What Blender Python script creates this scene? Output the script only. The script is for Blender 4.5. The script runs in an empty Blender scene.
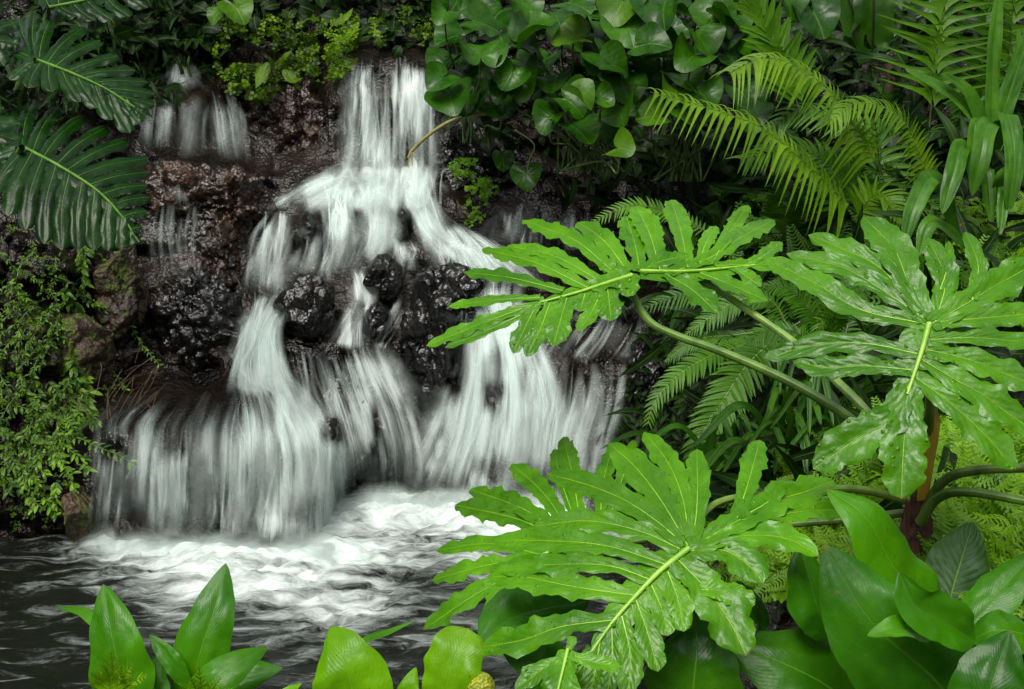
import bpy, bmesh, math, random
import numpy as np
from mathutils import Vector

S = bpy.context.scene
COL = S.collection
rng = np.random.default_rng(7)
random.seed(7)

# ------------------------------------------------------------------ camera
W, H, F = 1024, 689, 1100.0
PITCH = math.radians(7)
CAM = np.array([0.0, 0.0, 1.55])
cp, sp = math.cos(PITCH), math.sin(PITCH)
cam_d = bpy.data.cameras.new('camera'); cam = bpy.data.objects.new('camera', cam_d); COL.objects.link(cam)
cam.location = CAM; cam.rotation_euler = (math.radians(90) - PITCH, 0, 0)
cam_d.sensor_width = 36; cam_d.lens = F / W * 36; cam_d.clip_end = 300; cam_d.clip_start = 0.05
S.camera = cam

def ray(px, py):
    px = np.asarray(px, float); py = np.asarray(py, float)
    x = (px - 512) / F; y = (344.5 - py) / F
    d = np.stack([x, cp + y * sp, -sp + y * cp], -1)
    return d / d[..., 1:2]                       # y component = 1, so multiply with the distance Y
def P(px, py, Y):
    return CAM + ray(px, py) * np.asarray(Y, float)[..., None]
def nz(v):
    v = np.asarray(v, float); return v / (np.linalg.norm(v, axis=-1, keepdims=True) + 1e-12)

# ------------------------------------------------------------------ noise (numpy)
def _h(ix, iy, iz, s=0):
    n = (ix.astype(np.int64) * 73856093) ^ (iy.astype(np.int64) * 19349663) ^ (iz.astype(np.int64) * 83492791) ^ (s * 2654435761)
    n = (n ^ (n >> 13)) * 1274126177 & 0x7fffffff
    n = (n ^ (n >> 16)) * 668265263 & 0x7fffffff
    return (n & 0xffffff) / float(0xffffff)
def vnoise(p, s=0):
    p = np.asarray(p, float); f = np.floor(p); t = p - f; t = t * t * t * (t * (t * 6 - 15) + 10)
    i = f.astype(np.int64); r = 0
    for dx in (0, 1):
        for dy in (0, 1):
            for dz in (0, 1):
                w = (t[:, 0] if dx else 1 - t[:, 0]) * (t[:, 1] if dy else 1 - t[:, 1]) * (t[:, 2] if dz else 1 - t[:, 2])
                r = r + w * _h(i[:, 0] + dx, i[:, 1] + dy, i[:, 2] + dz, s)
    return r
def fbm(p, o=4, s=0, g=.5):
    a, r, q = 1., 0, 0
    for k in range(o):
        r = r + a * vnoise(np.asarray(p) * 2 ** k, s + k); q += a; a *= g
    return r / q
def worley(p, s=0):
    p = np.asarray(p, float); i = np.floor(p).astype(np.int64)
    f1 = np.full(len(p), 9.); f2 = f1.copy(); idv = np.zeros(len(p))
    for dx in (-1, 0, 1):
        for dy in (-1, 0, 1):
            for dz in (-1, 0, 1):
                c = i + np.array([dx, dy, dz])
                q = c + np.stack([_h(c[:, 0], c[:, 1], c[:, 2], s + k) for k in (1, 2, 3)], -1)
                d = np.linalg.norm(q - p, axis=1)
                m = d < f1
                f2 = np.where(m, f1, np.minimum(f2, d)); idv = np.where(m, _h(c[:, 0], c[:, 1], c[:, 2], s + 9), idv); f1 = np.where(m, d, f1)
    return f1, f2, idv

# ------------------------------------------------------------------ mesh builder
ORG = {}
class MB:
    def __init__(s): s.v = []; s.f = []; s.uv = []; s.t = []; s.n = 0; s.d = []
    def add(s, v, f, uv, tint=0.5, dens=None):
        v = np.asarray(v, float).reshape(-1, 3); f = np.asarray(f, np.int64).reshape(-1, 4)
        s.v.append(v); s.f.append(f + s.n); s.uv.append(np.asarray(uv, float).reshape(-1, 2))
        s.t.append(np.broadcast_to(np.asarray(tint, float), (len(v),)).copy()); s.n += len(v)
        s.d.append(np.zeros(len(v)) if dens is None else np.asarray(dens, float).ravel())
    def build(s, name, mat, parent=None, origin=None, smooth=True):
        v = np.concatenate(s.v); f = np.concatenate(s.f); uv = np.concatenate(s.uv); t = np.concatenate(s.t); dn = np.concatenate(s.d)
        if parent is not None: origin = ORG[parent.name]
        if origin is None: origin = np.array([v[:, 0].mean(), v[:, 1].mean(), v[:, 2].min()])
        origin = np.asarray(origin, float); v = v - origin
        me = bpy.data.meshes.new(name); me.vertices.add(len(v)); me.vertices.foreach_set('co', v.astype(np.float32).ravel())
        me.loops.add(f.size); me.loops.foreach_set('vertex_index', f.astype(np.int32).ravel())
        me.polygons.add(len(f)); me.polygons.foreach_set('loop_start', np.arange(0, f.size, 4, dtype=np.int32))
        me.polygons.foreach_set('loop_total', np.full(len(f), 4, np.int32))
        ul = me.uv_layers.new(name='UVMap'); ul.data.foreach_set('uv', uv[f.ravel()].astype(np.float32).ravel())
        a = me.attributes.new('tint', 'FLOAT', 'POINT'); a.data.foreach_set('value', t.astype(np.float32))
        a = me.attributes.new('dens', 'FLOAT', 'POINT'); a.data.foreach_set('value', dn.astype(np.float32))
        me.update(calc_edges=True); me.validate()
        me.polygons.foreach_set('use_smooth', np.full(len(me.polygons), smooth)); me.materials.append(mat)
        o = bpy.data.objects.new(name, me); COL.objects.link(o)
        if parent is not None: o.parent = parent
        else: o.location = origin
        ORG[o.name] = origin
        return o

def grid_faces(a, b):
    i = np.arange(a * b).reshape(a, b)
    return np.stack([i[:-1, :-1], i[:-1, 1:], i[1:, 1:], i[1:, :-1]], -1).reshape(-1, 4)

def tag(o, label=None, cat=None, group=None, kind=None):
    if label: o['label'] = label
    if cat: o['category'] = cat
    if group: o['group'] = group
    if kind: o['kind'] = kind
    return o
def root(name, loc, label, cat, group=None):
    o = bpy.data.objects.new(name, None); COL.objects.link(o); o.location = loc; o.empty_display_size = .1
    ORG[o.name] = np.asarray(loc, float)
    return tag(o, label, cat, group)

def spline(pts, n):
    """smooth curve through points, resampled evenly along its length"""
    p = np.asarray(pts, float)
    if len(p) == 2: p = np.stack([p[0], p.mean(0), p[1]])
    e = np.concatenate([2 * p[:1] - p[1:2], p, 2 * p[-1:] - p[-2:-1]])
    out = []
    for i in range(1, len(e) - 2):
        t = np.linspace(0, 1, 13)[:-1, None]; a, b, c, d = e[i - 1], e[i], e[i + 1], e[i + 2]
        out.append(.5 * (2 * b + (c - a) * t + (2 * a - 5 * b + 4 * c - d) * t ** 2 + (3 * b - a - 3 * c + d) * t ** 3))
    out.append(p[-1:]); q = np.concatenate(out)
    L = np.concatenate([[0], np.cumsum(np.linalg.norm(np.diff(q, axis=0), axis=1))])
    u = np.linspace(0, L[-1], n)
    return np.stack([np.interp(u, L, q[:, k]) for k in range(q.shape[1])], -1)

def tube(mb, pts, r0, r1=None, n=24, m=10, tint=.5):
    c = spline(pts, n); r1 = r0 if r1 is None else r1
    t = nz(np.gradient(c, axis=0)); a = nz(np.cross(t, [0.13, .31, .94])); b = np.cross(t, a)
    s = np.linspace(0, 1, n); r = r0 + (r1 - r0) * s; th = np.linspace(0, 2 * np.pi, m + 1)
    v = c[:, None] + r[:, None, None] * (np.cos(th)[None, :, None] * a[:, None] + np.sin(th)[None, :, None] * b[:, None])
    uv = np.stack(np.broadcast_arrays(np.linspace(0, 1, m + 1)[None], s[:, None]), -1)
    mb.add(v, grid_faces(n, m + 1), uv, tint)

def P_lobe(t):
    a = np.clip(t / .62, 0, 1); a = a * a * (3 - 2 * a); b = np.clip((t - .62) / .38, 0, 1)
    return (.55 + .45 * a) * np.maximum(1 - b ** 2.3, 0) ** .62
def P_oval(t): return np.maximum(np.sin(np.pi * np.clip(t, 0, 1) ** .85), 0) ** .75
def P_lance(t): return np.maximum(np.sin(np.pi * np.clip(t, 0, 1) ** .7), 0) ** .9 + .02
def P_strap(t): return np.minimum(1, .55 + t * 3) * np.maximum(1 - np.clip((t - .6) / .4, 0, 1) ** 2, 0) ** .6
def P_tip(t): return np.maximum(1 - t ** 2.0, 0) ** .55 * (.65 + .35 * np.clip(t * 4, 0, 1))

def blade(mb, pts, w, up, prof=P_oval, n=26, m=5, fold=.18, curl=.12, wave=.08, freq=4, sinu=.0, quilt=.0, nv=9, seed=0, tint=.5, lift=0):
    """leaf blade along a path; w = full width in metres"""
    c = spline(pts, n); T = nz(np.gradient(c, axis=0)); up = np.asarray(up, float)
    if up.ndim == 1: up = np.broadcast_to(up, T.shape)
    side = nz(np.cross(T, up)); N = np.cross(side, T)
    t = np.linspace(0, 1, n)[:, None]; s = np.linspace(-1, 1, 2 * m + 1)[None]
    hw = (w * .5 * prof(t)); r = np.random.default_rng(seed * 131 + 5); ph = r.uniform(0, 6.28, 8)
    sg = np.sign(s); a = np.abs(s)
    mar = 1 + sinu * (np.sin(t * freq * 6.28 * 1.0 + ph[0] + (sg > 0) * ph[1]) * .6 + np.sin(t * freq * 2.3 * 6.28 + ph[2] + (sg > 0) * ph[3]) * .5 + np.sin(t * freq * 5.1 * 6.28 + ph[5] + (sg > 0) * ph[7]) * .28 * (sinu > .1))
    rip = np.sin(t * freq * 4.7 * 6.28 + ph[3] + (sg > 0) * ph[6]) * .25 * (sinu > .1) + np.sin(t * freq * 6.28 + ph[4] + (sg > 0) * ph[5]) * .7 + np.sin(t * freq * 1.9 * 6.28 + ph[6] + (sg > 0) * ph[7]) * .45
    h = fold * a - curl * a ** 2 * 1.5 + wave * rip * a ** 2
    if m >= 5:
        tt_, ss_ = np.broadcast_arrays(t, s); h = h + (fbm(np.column_stack([tt_.ravel() * 4.5, ss_.ravel() * 1.6, np.full(tt_.size, seed * 1.7)]), 3, 9).reshape(h.shape) - .5) * .34 * np.minimum(1, a * 2.5)
        mar = mar + (fbm(np.column_stack([tt_.ravel() * 9, np.sign(ss_).ravel() * 5, np.full(tt_.size, seed * 2.3)]), 3, 19).reshape(h.shape) - .5) * .16
    if quilt: h = h + quilt * (np.abs(np.sin(np.pi * (t * nv - a * 1.4))) - .5) * (1 - a ** 4) * np.minimum(1, a * 4)
    v = c[:, None] + side[:, None] * (s * hw * (1 + (mar - 1) * a))[..., None] + N[:, None] * (h * hw + lift)[..., None]
    uv = np.stack(np.broadcast_arrays(.5 + .5 * s, t), -1)
    mb.add(v, grid_faces(n, 2 * m + 1), uv, tint)
    return c

def scatter(mb, tv, tf, tuv, pos, ax, ay, az, sc, tint):
    """place copies of a template; ax, ay, az are the images of the axes"""
    k = len(pos); nvt = len(tv); sc = np.broadcast_to(sc, (k,))
    v = pos[:, None] + sc[:, None, None] * (tv[None, :, 0:1] * ax[:, None] + tv[None, :, 1:2] * ay[:, None] + tv[None, :, 2:3] * az[:, None])
    f = (tf[None] + (np.arange(k) * nvt)[:, None, None]).reshape(-1, 4)
    mb.add(v.reshape(-1, 3), f, np.tile(tuv, (k, 1)), np.repeat(tint, nvt))
def template(fn):
    mb = MB(); fn(mb); return np.concatenate(mb.v), np.concatenate(mb.f), np.concatenate(mb.uv)
def frames(k, up, spread, r=rng):
    """random axes: y = pointing direction, z = normal near up"""
    z = nz(np.broadcast_to(np.asarray(up, float), (k, 3)) + r.normal(0, spread, (k, 3)))
    y = r.normal(0, 1, (k, 3)); y = nz(y - (y * z).sum(1, keepdims=True) * z)
    return np.cross(y, z), y, z

# ------------------------------------------------------------------ materials
def mat(name):
    m = bpy.data.materials.new(name); m.use_nodes = True; nt = m.node_tree; nt.nodes.clear(); return m, nt
class G:
    """small node-graph helper"""
    def __init__(s, nt): s.nt = nt
    def n(s, typ, inp=None, **kw):
        nd = s.nt.nodes.new(typ)
        for k, v in kw.items(): setattr(nd, k, v)
        for k, v in (inp or {}).items():
            if isinstance(v, bpy.types.NodeSocket): s.nt.links.new(v, nd.inputs[k])
            else: nd.inputs[k].default_value = v
        return nd
    def math(s, op, a, b=None, c=None, clamp=False):
        i = {0: a}
        if b is not None: i[1] = b
        if c is not None: i[2] = c
        return s.n('ShaderNodeMath', i, operation=op, use_clamp=clamp).outputs[0]
    def ss(s, x, a, b, lo=0., hi=1.):
        return s.n('ShaderNodeMapRange', {0: x, 1: a, 2: b, 3: lo, 4: hi}, interpolation_type='SMOOTHSTEP').outputs[0]
    def mix(s, f, a, b):
        nd = s.n('ShaderNodeMix', data_type='RGBA'); nd.inputs[0].default_value = 0
        for idx, v in ((0, f), (6, a), (7, b)):
            if isinstance(v, bpy.types.NodeSocket): s.nt.links.new(v, nd.inputs[idx])
            else: nd.inputs[idx].default_value = v if idx == 0 else (*v, 1) if len(v) == 3 else v
        return nd.outputs[2]
    def noise(s, vec, scale, detail=3, rough=.5, dist=0.):
        return s.n('ShaderNodeTexNoise', {'Vector': vec, 'Scale': scale, 'Detail': detail, 'Roughness': rough, 'Distortion': dist}).outputs[0]
    def attr(s, nm): return s.n('ShaderNodeAttribute', attribute_name=nm).outputs['Fac']
    def out(s, sh): s.n('ShaderNodeOutputMaterial', {'Surface': sh})

def leaf_mat(name, dark, light, vein, rough=.35, trans=.3, nv=10, slope=5, veinw=.035, lat=.35, bump=.25, spec=.5, mott=14, tcol=None, edge=None, drops=0., ridge=.25):
    k_ = lambda c: (c[0] * .70, c[1] * .80, c[2] * .28); dark, light, vein = k_(dark), k_(light), k_(vein); spec *= .68
    m, nt = mat(name); g = G(nt)
    uv = g.n('ShaderNodeUVMap').outputs[0]; sx = g.n('ShaderNodeSeparateXYZ', {0: uv}); u, v = sx.outputs[0], sx.outputs[1]
    geo = g.n('ShaderNodeNewGeometry'); pos = geo.outputs['Position']
    a = g.math('MULTIPLY', g.math('ABSOLUTE', g.math('SUBTRACT', u, .5)), 2)
    tint = g.attr('tint')
    n1 = g.noise(pos, mott, 4, .6)
    n2 = g.noise(pos, mott * 7, 2, .6)
    f = g.math('ADD', g.math('MULTIPLY', g.math('SUBTRACT', n1, .5), 2.0), tint)
    f = g.math('ADD', f, g.math('MULTIPLY', g.math('SUBTRACT', n2, .5), .5), clamp=True)
    col = g.mix(f, dark, light)
    n4 = g.noise(pos, mott * .45, 2, .5)
    col = g.mix(g.ss(n4, .35, .7, 0, .55), col, tuple(x * .55 for x in dark))
    sp1 = g.ss(g.noise(pos, mott * 11, 2, .6), .70, .74, 0, .75); col = g.mix(sp1, col, (.09, .07, .012))
    tipn = g.math('ADD', v, g.math('MULTIPLY', g.math('SUBTRACT', n2, .5), .06)); col = g.mix(g.ss(tipn, .975, 1.0, 0, .7), col, (.13, .085, .015))
    if edge: col = g.mix(g.ss(a, .8, 1.0, 0, .7), col, edge)
    ph = g.math('FRACT', g.math('SUBTRACT', g.math('MULTIPLY', v, nv), g.math('MULTIPLY', a, nv * slope * .06)))
    lv = g.ss(g.math('ABSOLUTE', g.math('SUBTRACT', ph, .5)), .0, .12, 1, 0)
    col = g.mix(g.math('MULTIPLY', lv, lat), col, vein)
    mid = g.ss(a, veinw * .4, veinw * 1.6, 1, 0)
    col = g.mix(g.math('MULTIPLY', mid, .85), col, vein)
    hgt = g.math('ADD', g.math('MULTIPLY', g.ss(g.math('ABSOLUTE', g.math('SUBTRACT', ph, .5)), 0, .5), ridge), g.math('MULTIPLY', g.math('ADD', n2, n1), .5))
    hgt = g.math('SUBTRACT', hgt, g.math('MULTIPLY', mid, .5))
    rg = g.math('ADD', rough - .1, g.math('MULTIPLY', n1, .2))
    if drops:
        vo = g.n('ShaderNodeTexVoronoi', {'Vector': pos, 'Scale': drops}, feature='F1').outputs[0]
        keep = g.ss(g.noise(pos, drops * .35, 1), .56, .6)
        dr = g.math('MULTIPLY', g.ss(vo, .05, .3, 1, 0), keep)
        hgt = g.math('ADD', hgt, g.math('MULTIPLY', dr, 1.2))
        rg = g.math('SUBTRACT', rg, g.math('MULTIPLY', dr, .25))
    bp = g.n('ShaderNodeBump', {'Height': hgt, 'Strength': bump, 'Distance': .006}).outputs[0]
    pb = g.n('ShaderNodeBsdfPrincipled', {'Base Color': col, 'Roughness': rg, 'Specular IOR Level': spec, 'Normal': bp})
    tc = g.n('ShaderNodeMix', data_type='RGBA', blend_type='MULTIPLY'); tc.inputs[0].default_value = 1
    nt.links.new(col, tc.inputs[6]); tc.inputs[7].default_value = (*(tcol or (1.5, 1.6, .6)), 1)
    tr = g.n('ShaderNodeBsdfTranslucent', {'Color': tc.outputs[2], 'Normal': bp})
    g.out(g.n('ShaderNodeMixShader', {0: trans, 1: pb.outputs[0], 2: tr.outputs[0]}).outputs[0])
    return m

def stem_mat(name, c1, c2, rough=.4):
    m, nt = mat(name); g = G(nt); pos = g.n('ShaderNodeNewGeometry').outputs['Position']
    col = g.mix(g.ss(g.noise(pos, 22, 4), .35, .65), c1, c2)
    bp = g.n('ShaderNodeBump', {'Height': g.noise(pos, 160, 2), 'Strength': .2, 'Distance': .003}).outputs[0]
    g.out(g.n('ShaderNodeBsdfPrincipled', {'Base Color': col, 'Roughness': rough, 'Normal': bp}).outputs[0]); return m

def rock_mat(name, c1, c2, moss=0., wet=.25, scale=1., mossc=((.03, .05, .006), (.10, .15, .012)), attr=False, spec=.55, bump=.015):
    m, nt = mat(name); g = G(nt); geo = g.n('ShaderNodeNewGeometry'); pos = geo.outputs['Position']
    n1 = g.noise(pos, 3.5 * scale, 6, .62); n2 = g.noise(pos, 17 * scale, 5, .65); n3 = g.noise(pos, 75 * scale, 3, .6)
    vo = g.n('ShaderNodeTexVoronoi', {'Vector': pos, 'Scale': 26 * scale, 'Randomness': 1.}, feature='F1').outputs[0]
    vo2 = g.n('ShaderNodeTexVoronoi', {'Vector': pos, 'Scale': 58 * scale}, feature='F1').outputs[0]
    col = g.mix(g.ss(n1, .38, .64), c1, c2)
    col = g.mix(g.ss(n2, .45, .75, 0, .6), col, tuple(x * .45 for x in c1))
    h = g.math('ADD', g.math('MULTIPLY', n2, .7), g.math('MULTIPLY', vo, .55)); h = g.math('ADD', h, g.math('MULTIPLY', n3, .22)); h = g.math('ADD', h, g.math('MULTIPLY', vo2, .35))
    rg = g.ss(g.math('ADD', n1, g.math('MULTIPLY', n2, .5)), .5, 1.0, wet, wet + .25)
    mm = g.ss(g.math('ADD', n2, g.math('MULTIPLY', n1, .7)), .98 - moss * .3, 1.12 - moss * .3)
    if attr: mm = g.math('MULTIPLY', g.ss(g.math('ADD', n2, g.attr('dens')), .95, 1.15), 1.)
    mc = g.mix(g.ss(n3, .35, .65), *mossc)
    if moss or attr:
        col = g.mix(mm, col, mc); rg = g.math('ADD', rg, g.math('MULTIPLY', mm, .4), clamp=True)
    bp = g.n('ShaderNodeBump', {'Height': h, 'Strength': 1.0, 'Distance': bump}).outputs[0]
    g.out(g.n('ShaderNodeBsdfPrincipled', {'Base Color': col, 'Roughness': rg, 'Specular IOR Level': spec, 'Normal': bp}).outputs[0]); return m

M = {}
M['phil'] = leaf_mat('philodendron_leaf', (.055, .20, .006), (.155, .40, .010), (.32, .52, .04), rough=.32, trans=.22, nv=8, lat=.06, veinw=.03, bump=.5, mott=9, spec=.42, drops=70, ridge=.12)
M['phil_b'] = leaf_mat('philodendron_leaf_deep', (.046, .17, .008), (.125, .33, .014), (.27, .46, .05), rough=.32, trans=.2, nv=8, lat=.05, veinw=.03, bump=.5, mott=9, spec=.42, drops=60, ridge=.12)
M['rib'] = stem_mat('philodendron_midrib', (.16, .36, .025), (.26, .46, .05))
M['pet'] = stem_mat('philodendron_petiole', (.045, .11, .012), (.10, .19, .025))
M['petd'] = stem_mat('dark_petiole', (.04, .08, .015), (.10, .17, .03))
M['petl'] = stem_mat('pale_petiole', (.10, .20, .03), (.18, .29, .05))
M['orange'] = stem_mat('dying_petiole', (.42, .22, .02), (.30, .26, .03))
M['sheath'] = stem_mat('stem_sheath', (.05, .018, .016), (.10, .04, .03), .6)
M['ging'] = leaf_mat('broad_leaf', (.032, .15, .006), (.10, .32, .008), (.13, .30, .05), rough=.33, trans=.3, nv=26, slope=6, lat=.03, spec=.35, veinw=.02, bump=.35, mott=7, drops=0, ridge=.05)
M['gingy'] = leaf_mat('bright_broad_leaf', (.12, .33, .006), (.27, .52, .008), (.22, .42, .04), rough=.35, trans=.32, nv=22, slope=6, lat=.03, spec=.35, veinw=.02, bump=.4, mott=9, ridge=.05)
M['gingd'] = leaf_mat('dark_broad_leaf', (.014, .085, .004), (.05, .20, .006), (.08, .18, .04), rough=.34, trans=.25, nv=26, slope=6, lat=.03, spec=.35, veinw=.02, bump=.3, mott=7, ridge=.05)
M['matte'] = leaf_mat('dull_broad_leaf', (.015, .06, .02), (.04, .12, .035), (.12, .26, .06), rough=.5, trans=.2, nv=12, lat=.2, veinw=.03, bump=.4, mott=10)
M['mon'] = leaf_mat('monstera_leaf', (.004, .022, .006), (.010, .052, .010), (.05, .13, .015), rough=.27, trans=.12, nv=3, lat=.0, veinw=.03, bump=.3, mott=10, spec=.22, ridge=0.)
M['monrib'] = stem_mat('monstera_midrib', (.05, .15, .012), (.10, .22, .02))
M['heart'] = leaf_mat('heart_leaf', (.010, .055, .006), (.055, .17, .010), (.06, .15, .03), rough=.3, trans=.2, nv=6, slope=8, lat=.08, veinw=.03, bump=.3, mott=10, spec=0.3)
M['heartl'] = leaf_mat('young_heart_leaf', (.045, .13, .010), (.12, .24, .022), (.15, .27, .05), rough=.35, trans=.3, nv=6, slope=8, lat=.08, veinw=.03, bump=.3, mott=10, spec=0.3)
M['fern'] = leaf_mat('fern_frond', (.03, .105, .010), (.11, .25, .018), (.14, .27, .04), rough=.42, trans=.32, nv=3, lat=.0, veinw=.08, bump=.15, mott=8, spec=0.3)
M['fernl'] = leaf_mat('bright_fern_frond', (.08, .19, .008), (.24, .38, .03), (.2, .35, .05), rough=.42, trans=.35, nv=3, lat=.0, veinw=.08, bump=.15, mott=8, spec=0.3)
M['fernd'] = leaf_mat('sword_fern_frond', (.028, .11, .010), (.09, .23, .018), (.13, .26, .03), rough=.4, trans=.3, nv=3, lat=.0, veinw=.08, bump=.15, mott=8, spec=0.3)
M['rachis'] = stem_mat('fern_rachis', (.025, .02, .012), (.05, .06, .02))
M['rachisg'] = stem_mat('green_rachis', (.07, .12, .02), (.12, .19, .03))
M['strap'] = leaf_mat('strap_leaf', (.03, .12, .02), (.10, .24, .045), (.08, .19, .04), rough=.32, trans=.25, nv=3, lat=.05, veinw=.06, bump=.2, mott=14, spec=0.3)
M['nest'] = leaf_mat('nest_fern_leaf', (.016, .06, .008), (.04, .12, .012), (.010, .012, .006), rough=.35, trans=.3, nv=30, lat=.06, veinw=.07, bump=.2, mott=6)
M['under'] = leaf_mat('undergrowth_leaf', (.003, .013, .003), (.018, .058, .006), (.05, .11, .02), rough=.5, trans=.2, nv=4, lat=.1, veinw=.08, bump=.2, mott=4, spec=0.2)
M['creep'] = leaf_mat('creeper_leaf', (.016, .065, .005), (.26, .46, .04), (.10, .2, .04), rough=.35, trans=.25, nv=4, lat=.1, veinw=.08, bump=.2, mott=5, edge=(.16, .26, .08), spec=0.3)
M['moss'] = leaf_mat('spike_moss', (.10, .24, .006), (.28, .50, .015), (.2, .36, .04), rough=.5, trans=.35, nv=4, lat=.0, veinw=.05, bump=.1, mott=5)
M['tipfern'] = leaf_mat('young_fern_frond', (.17, .36, .012), (.30, .52, .02), (.3, .5, .05), rough=.45, trans=.35, nv=3, lat=.0, veinw=.05, bump=.1, mott=60, spec=.3)
M['tiny'] = leaf_mat('small_ground_leaf', (.022, .055, .004), (.20, .33, .015), (.16, .28, .04), rough=.45, trans=.3, nv=3, lat=.0, veinw=.05, bump=.1, mott=4, spec=.25)
M['twig'] = stem_mat('dry_root', (.07, .045, .02), (.16, .11, .05), .7)
M['aroot'] = stem_mat('aerial_root', (.20, .20, .05), (.30, .26, .08), .6)
def bud_mat():
    m, nt = mat('yellow_bud'); g = G(nt); pos = g.n('ShaderNodeNewGeometry').outputs['Position']
    vo = g.n('ShaderNodeTexVoronoi', {'Vector': pos, 'Scale': 210}, feature='F1').outputs[0]
    col = g.mix(g.ss(vo, .15, .6), (.42, .36, .01), (.16, .22, .01)); bp = g.n('ShaderNodeBump', {'Height': vo, 'Strength': 1, 'Distance': .003}, invert=True).outputs[0]
    g.out(g.n('ShaderNodeBsdfPrincipled', {'Base Color': col, 'Roughness': .5, 'Normal': bp}).outputs[0]); return m
M['bud'] = bud_mat()
M['rockb'] = rock_mat('wet_black_rock', (.002, .002, .0018), (.008, .0075, .0065), wet=.09, spec=.5, bump=.009, scale=1.0)
M['rockc'] = rock_mat('craggy_brown_rock', (.007, .0038, .002), (.040, .018, .008), wet=.16)
M['rockm'] = rock_mat('mossy_rock', (.022, .011, .006), (.06, .032, .016), moss=.45, wet=.45)
M['terrain'] = rock_mat('cliff_ground', (.003, .002, .0014), (.013, .0075, .004), wet=.16, attr=True, spec=.4)
M['soil'] = rock_mat('bank_soil', (.008, .006, .004), (.025, .018, .011), wet=.6)

# ------------------------------------------------------------------ water materials
def water_sheet_mat():
    m, nt = mat('falling_water'); g = G(nt)
    uv = g.n('ShaderNodeUVMap').outputs[0]; sx = g.n('ShaderNodeSeparateXYZ', {0: uv}); u, v = sx.outputs[0], sx.outputs[1]
    sd = g.attr('tint'); dn = g.attr('dens')
    wob = g.math('MULTIPLY', g.math('SUBTRACT', g.noise(g.n('ShaderNodeCombineXYZ', {0: g.math('MULTIPLY', u, 6), 1: g.math('MULTIPLY', v, 2.2), 2: sd}).outputs[0], 1, 2), .5), .05)
    uu = g.math('ADD', u, wob)
    def st(a, b, d=3):
        return g.noise(g.n('ShaderNodeCombineXYZ', {0: g.math('MULTIPLY', uu, a), 1: g.math('MULTIPLY', v, b), 2: sd}).outputs[0], 1, d, .55)
    f1, f2, f3 = st(85, 2.6, 3), st(26, 1.9, 3), st(8, 2.4, 2)
    s = g.math('ADD', g.math('MULTIPLY', f1, .22), g.math('ADD', g.math('MULTIPLY', f2, .40), g.math('MULTIPLY', f3, .38)))
    x = g.math('ADD', g.math('SUBTRACT', s, .5), g.math('MULTIPLY', g.math('SUBTRACT', dn, .5), .42))
    al = g.ss(x, -.08, .20)
    al = g.math('MULTIPLY', al, g.ss(dn, .0, .25))
    al = g.math('MULTIPLY', al, .85)
    col = g.mix(g.ss(x, -.05, .18), (.56, .66, .63), (.86, .94, .92))
    df = g.n('ShaderNodeBsdfDiffuse', {'Color': col}); tl = g.n('ShaderNodeBsdfTranslucent', {'Color': col})
    gl = g.n('ShaderNodeBsdfGlossy', {'Color': (1, 1, 1, 1), 'Roughness': .35})
    b = g.n('ShaderNodeMixShader', {0: .35, 1: df.outputs[0], 2: tl.outputs[0]})
    b = g.n('ShaderNodeMixShader', {0: .06, 1: b.outputs[0], 2: gl.outputs[0]})
    t = g.n('ShaderNodeBsdfTransparent')
    g.out(g.n('ShaderNodeMixShader', {0: al, 1: t.outputs[0], 2: b.outputs[0]}).outputs[0]); return m
M['water'] = water_sheet_mat()

def strand_mat():
    m, nt = mat('water_strand'); g = G(nt)
    uv = g.n('ShaderNodeUVMap').outputs[0]; sx = g.n('ShaderNodeSeparateXYZ', {0: uv}); u, v = sx.outputs[0], sx.outputs[1]
    sd = g.attr('tint'); dn = g.attr('dens')
    nn = g.noise(g.n('ShaderNodeCombineXYZ', {0: g.math('MULTIPLY', u, 110), 1: g.math('MULTIPLY', v, 3), 2: sd}).outputs[0], 1, 2)
    al = g.math('MULTIPLY', g.math('MULTIPLY', dn, g.ss(nn, .2, .7, .3, 1)), .95)
    df = g.n('ShaderNodeBsdfDiffuse', {'Color': (.80, .90, .87, 1)}); tl = g.n('ShaderNodeBsdfTranslucent', {'Color': (.80, .90, .87, 1)})
    b = g.n('ShaderNodeMixShader', {0: .4, 1: df.outputs[0], 2: tl.outputs[0]})
    g.out(g.n('ShaderNodeMixShader', {0: al, 1: g.n('ShaderNodeBsdfTransparent').outputs[0], 2: b.outputs[0]}).outputs[0]); return m
M['strand'] = strand_mat()

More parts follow.
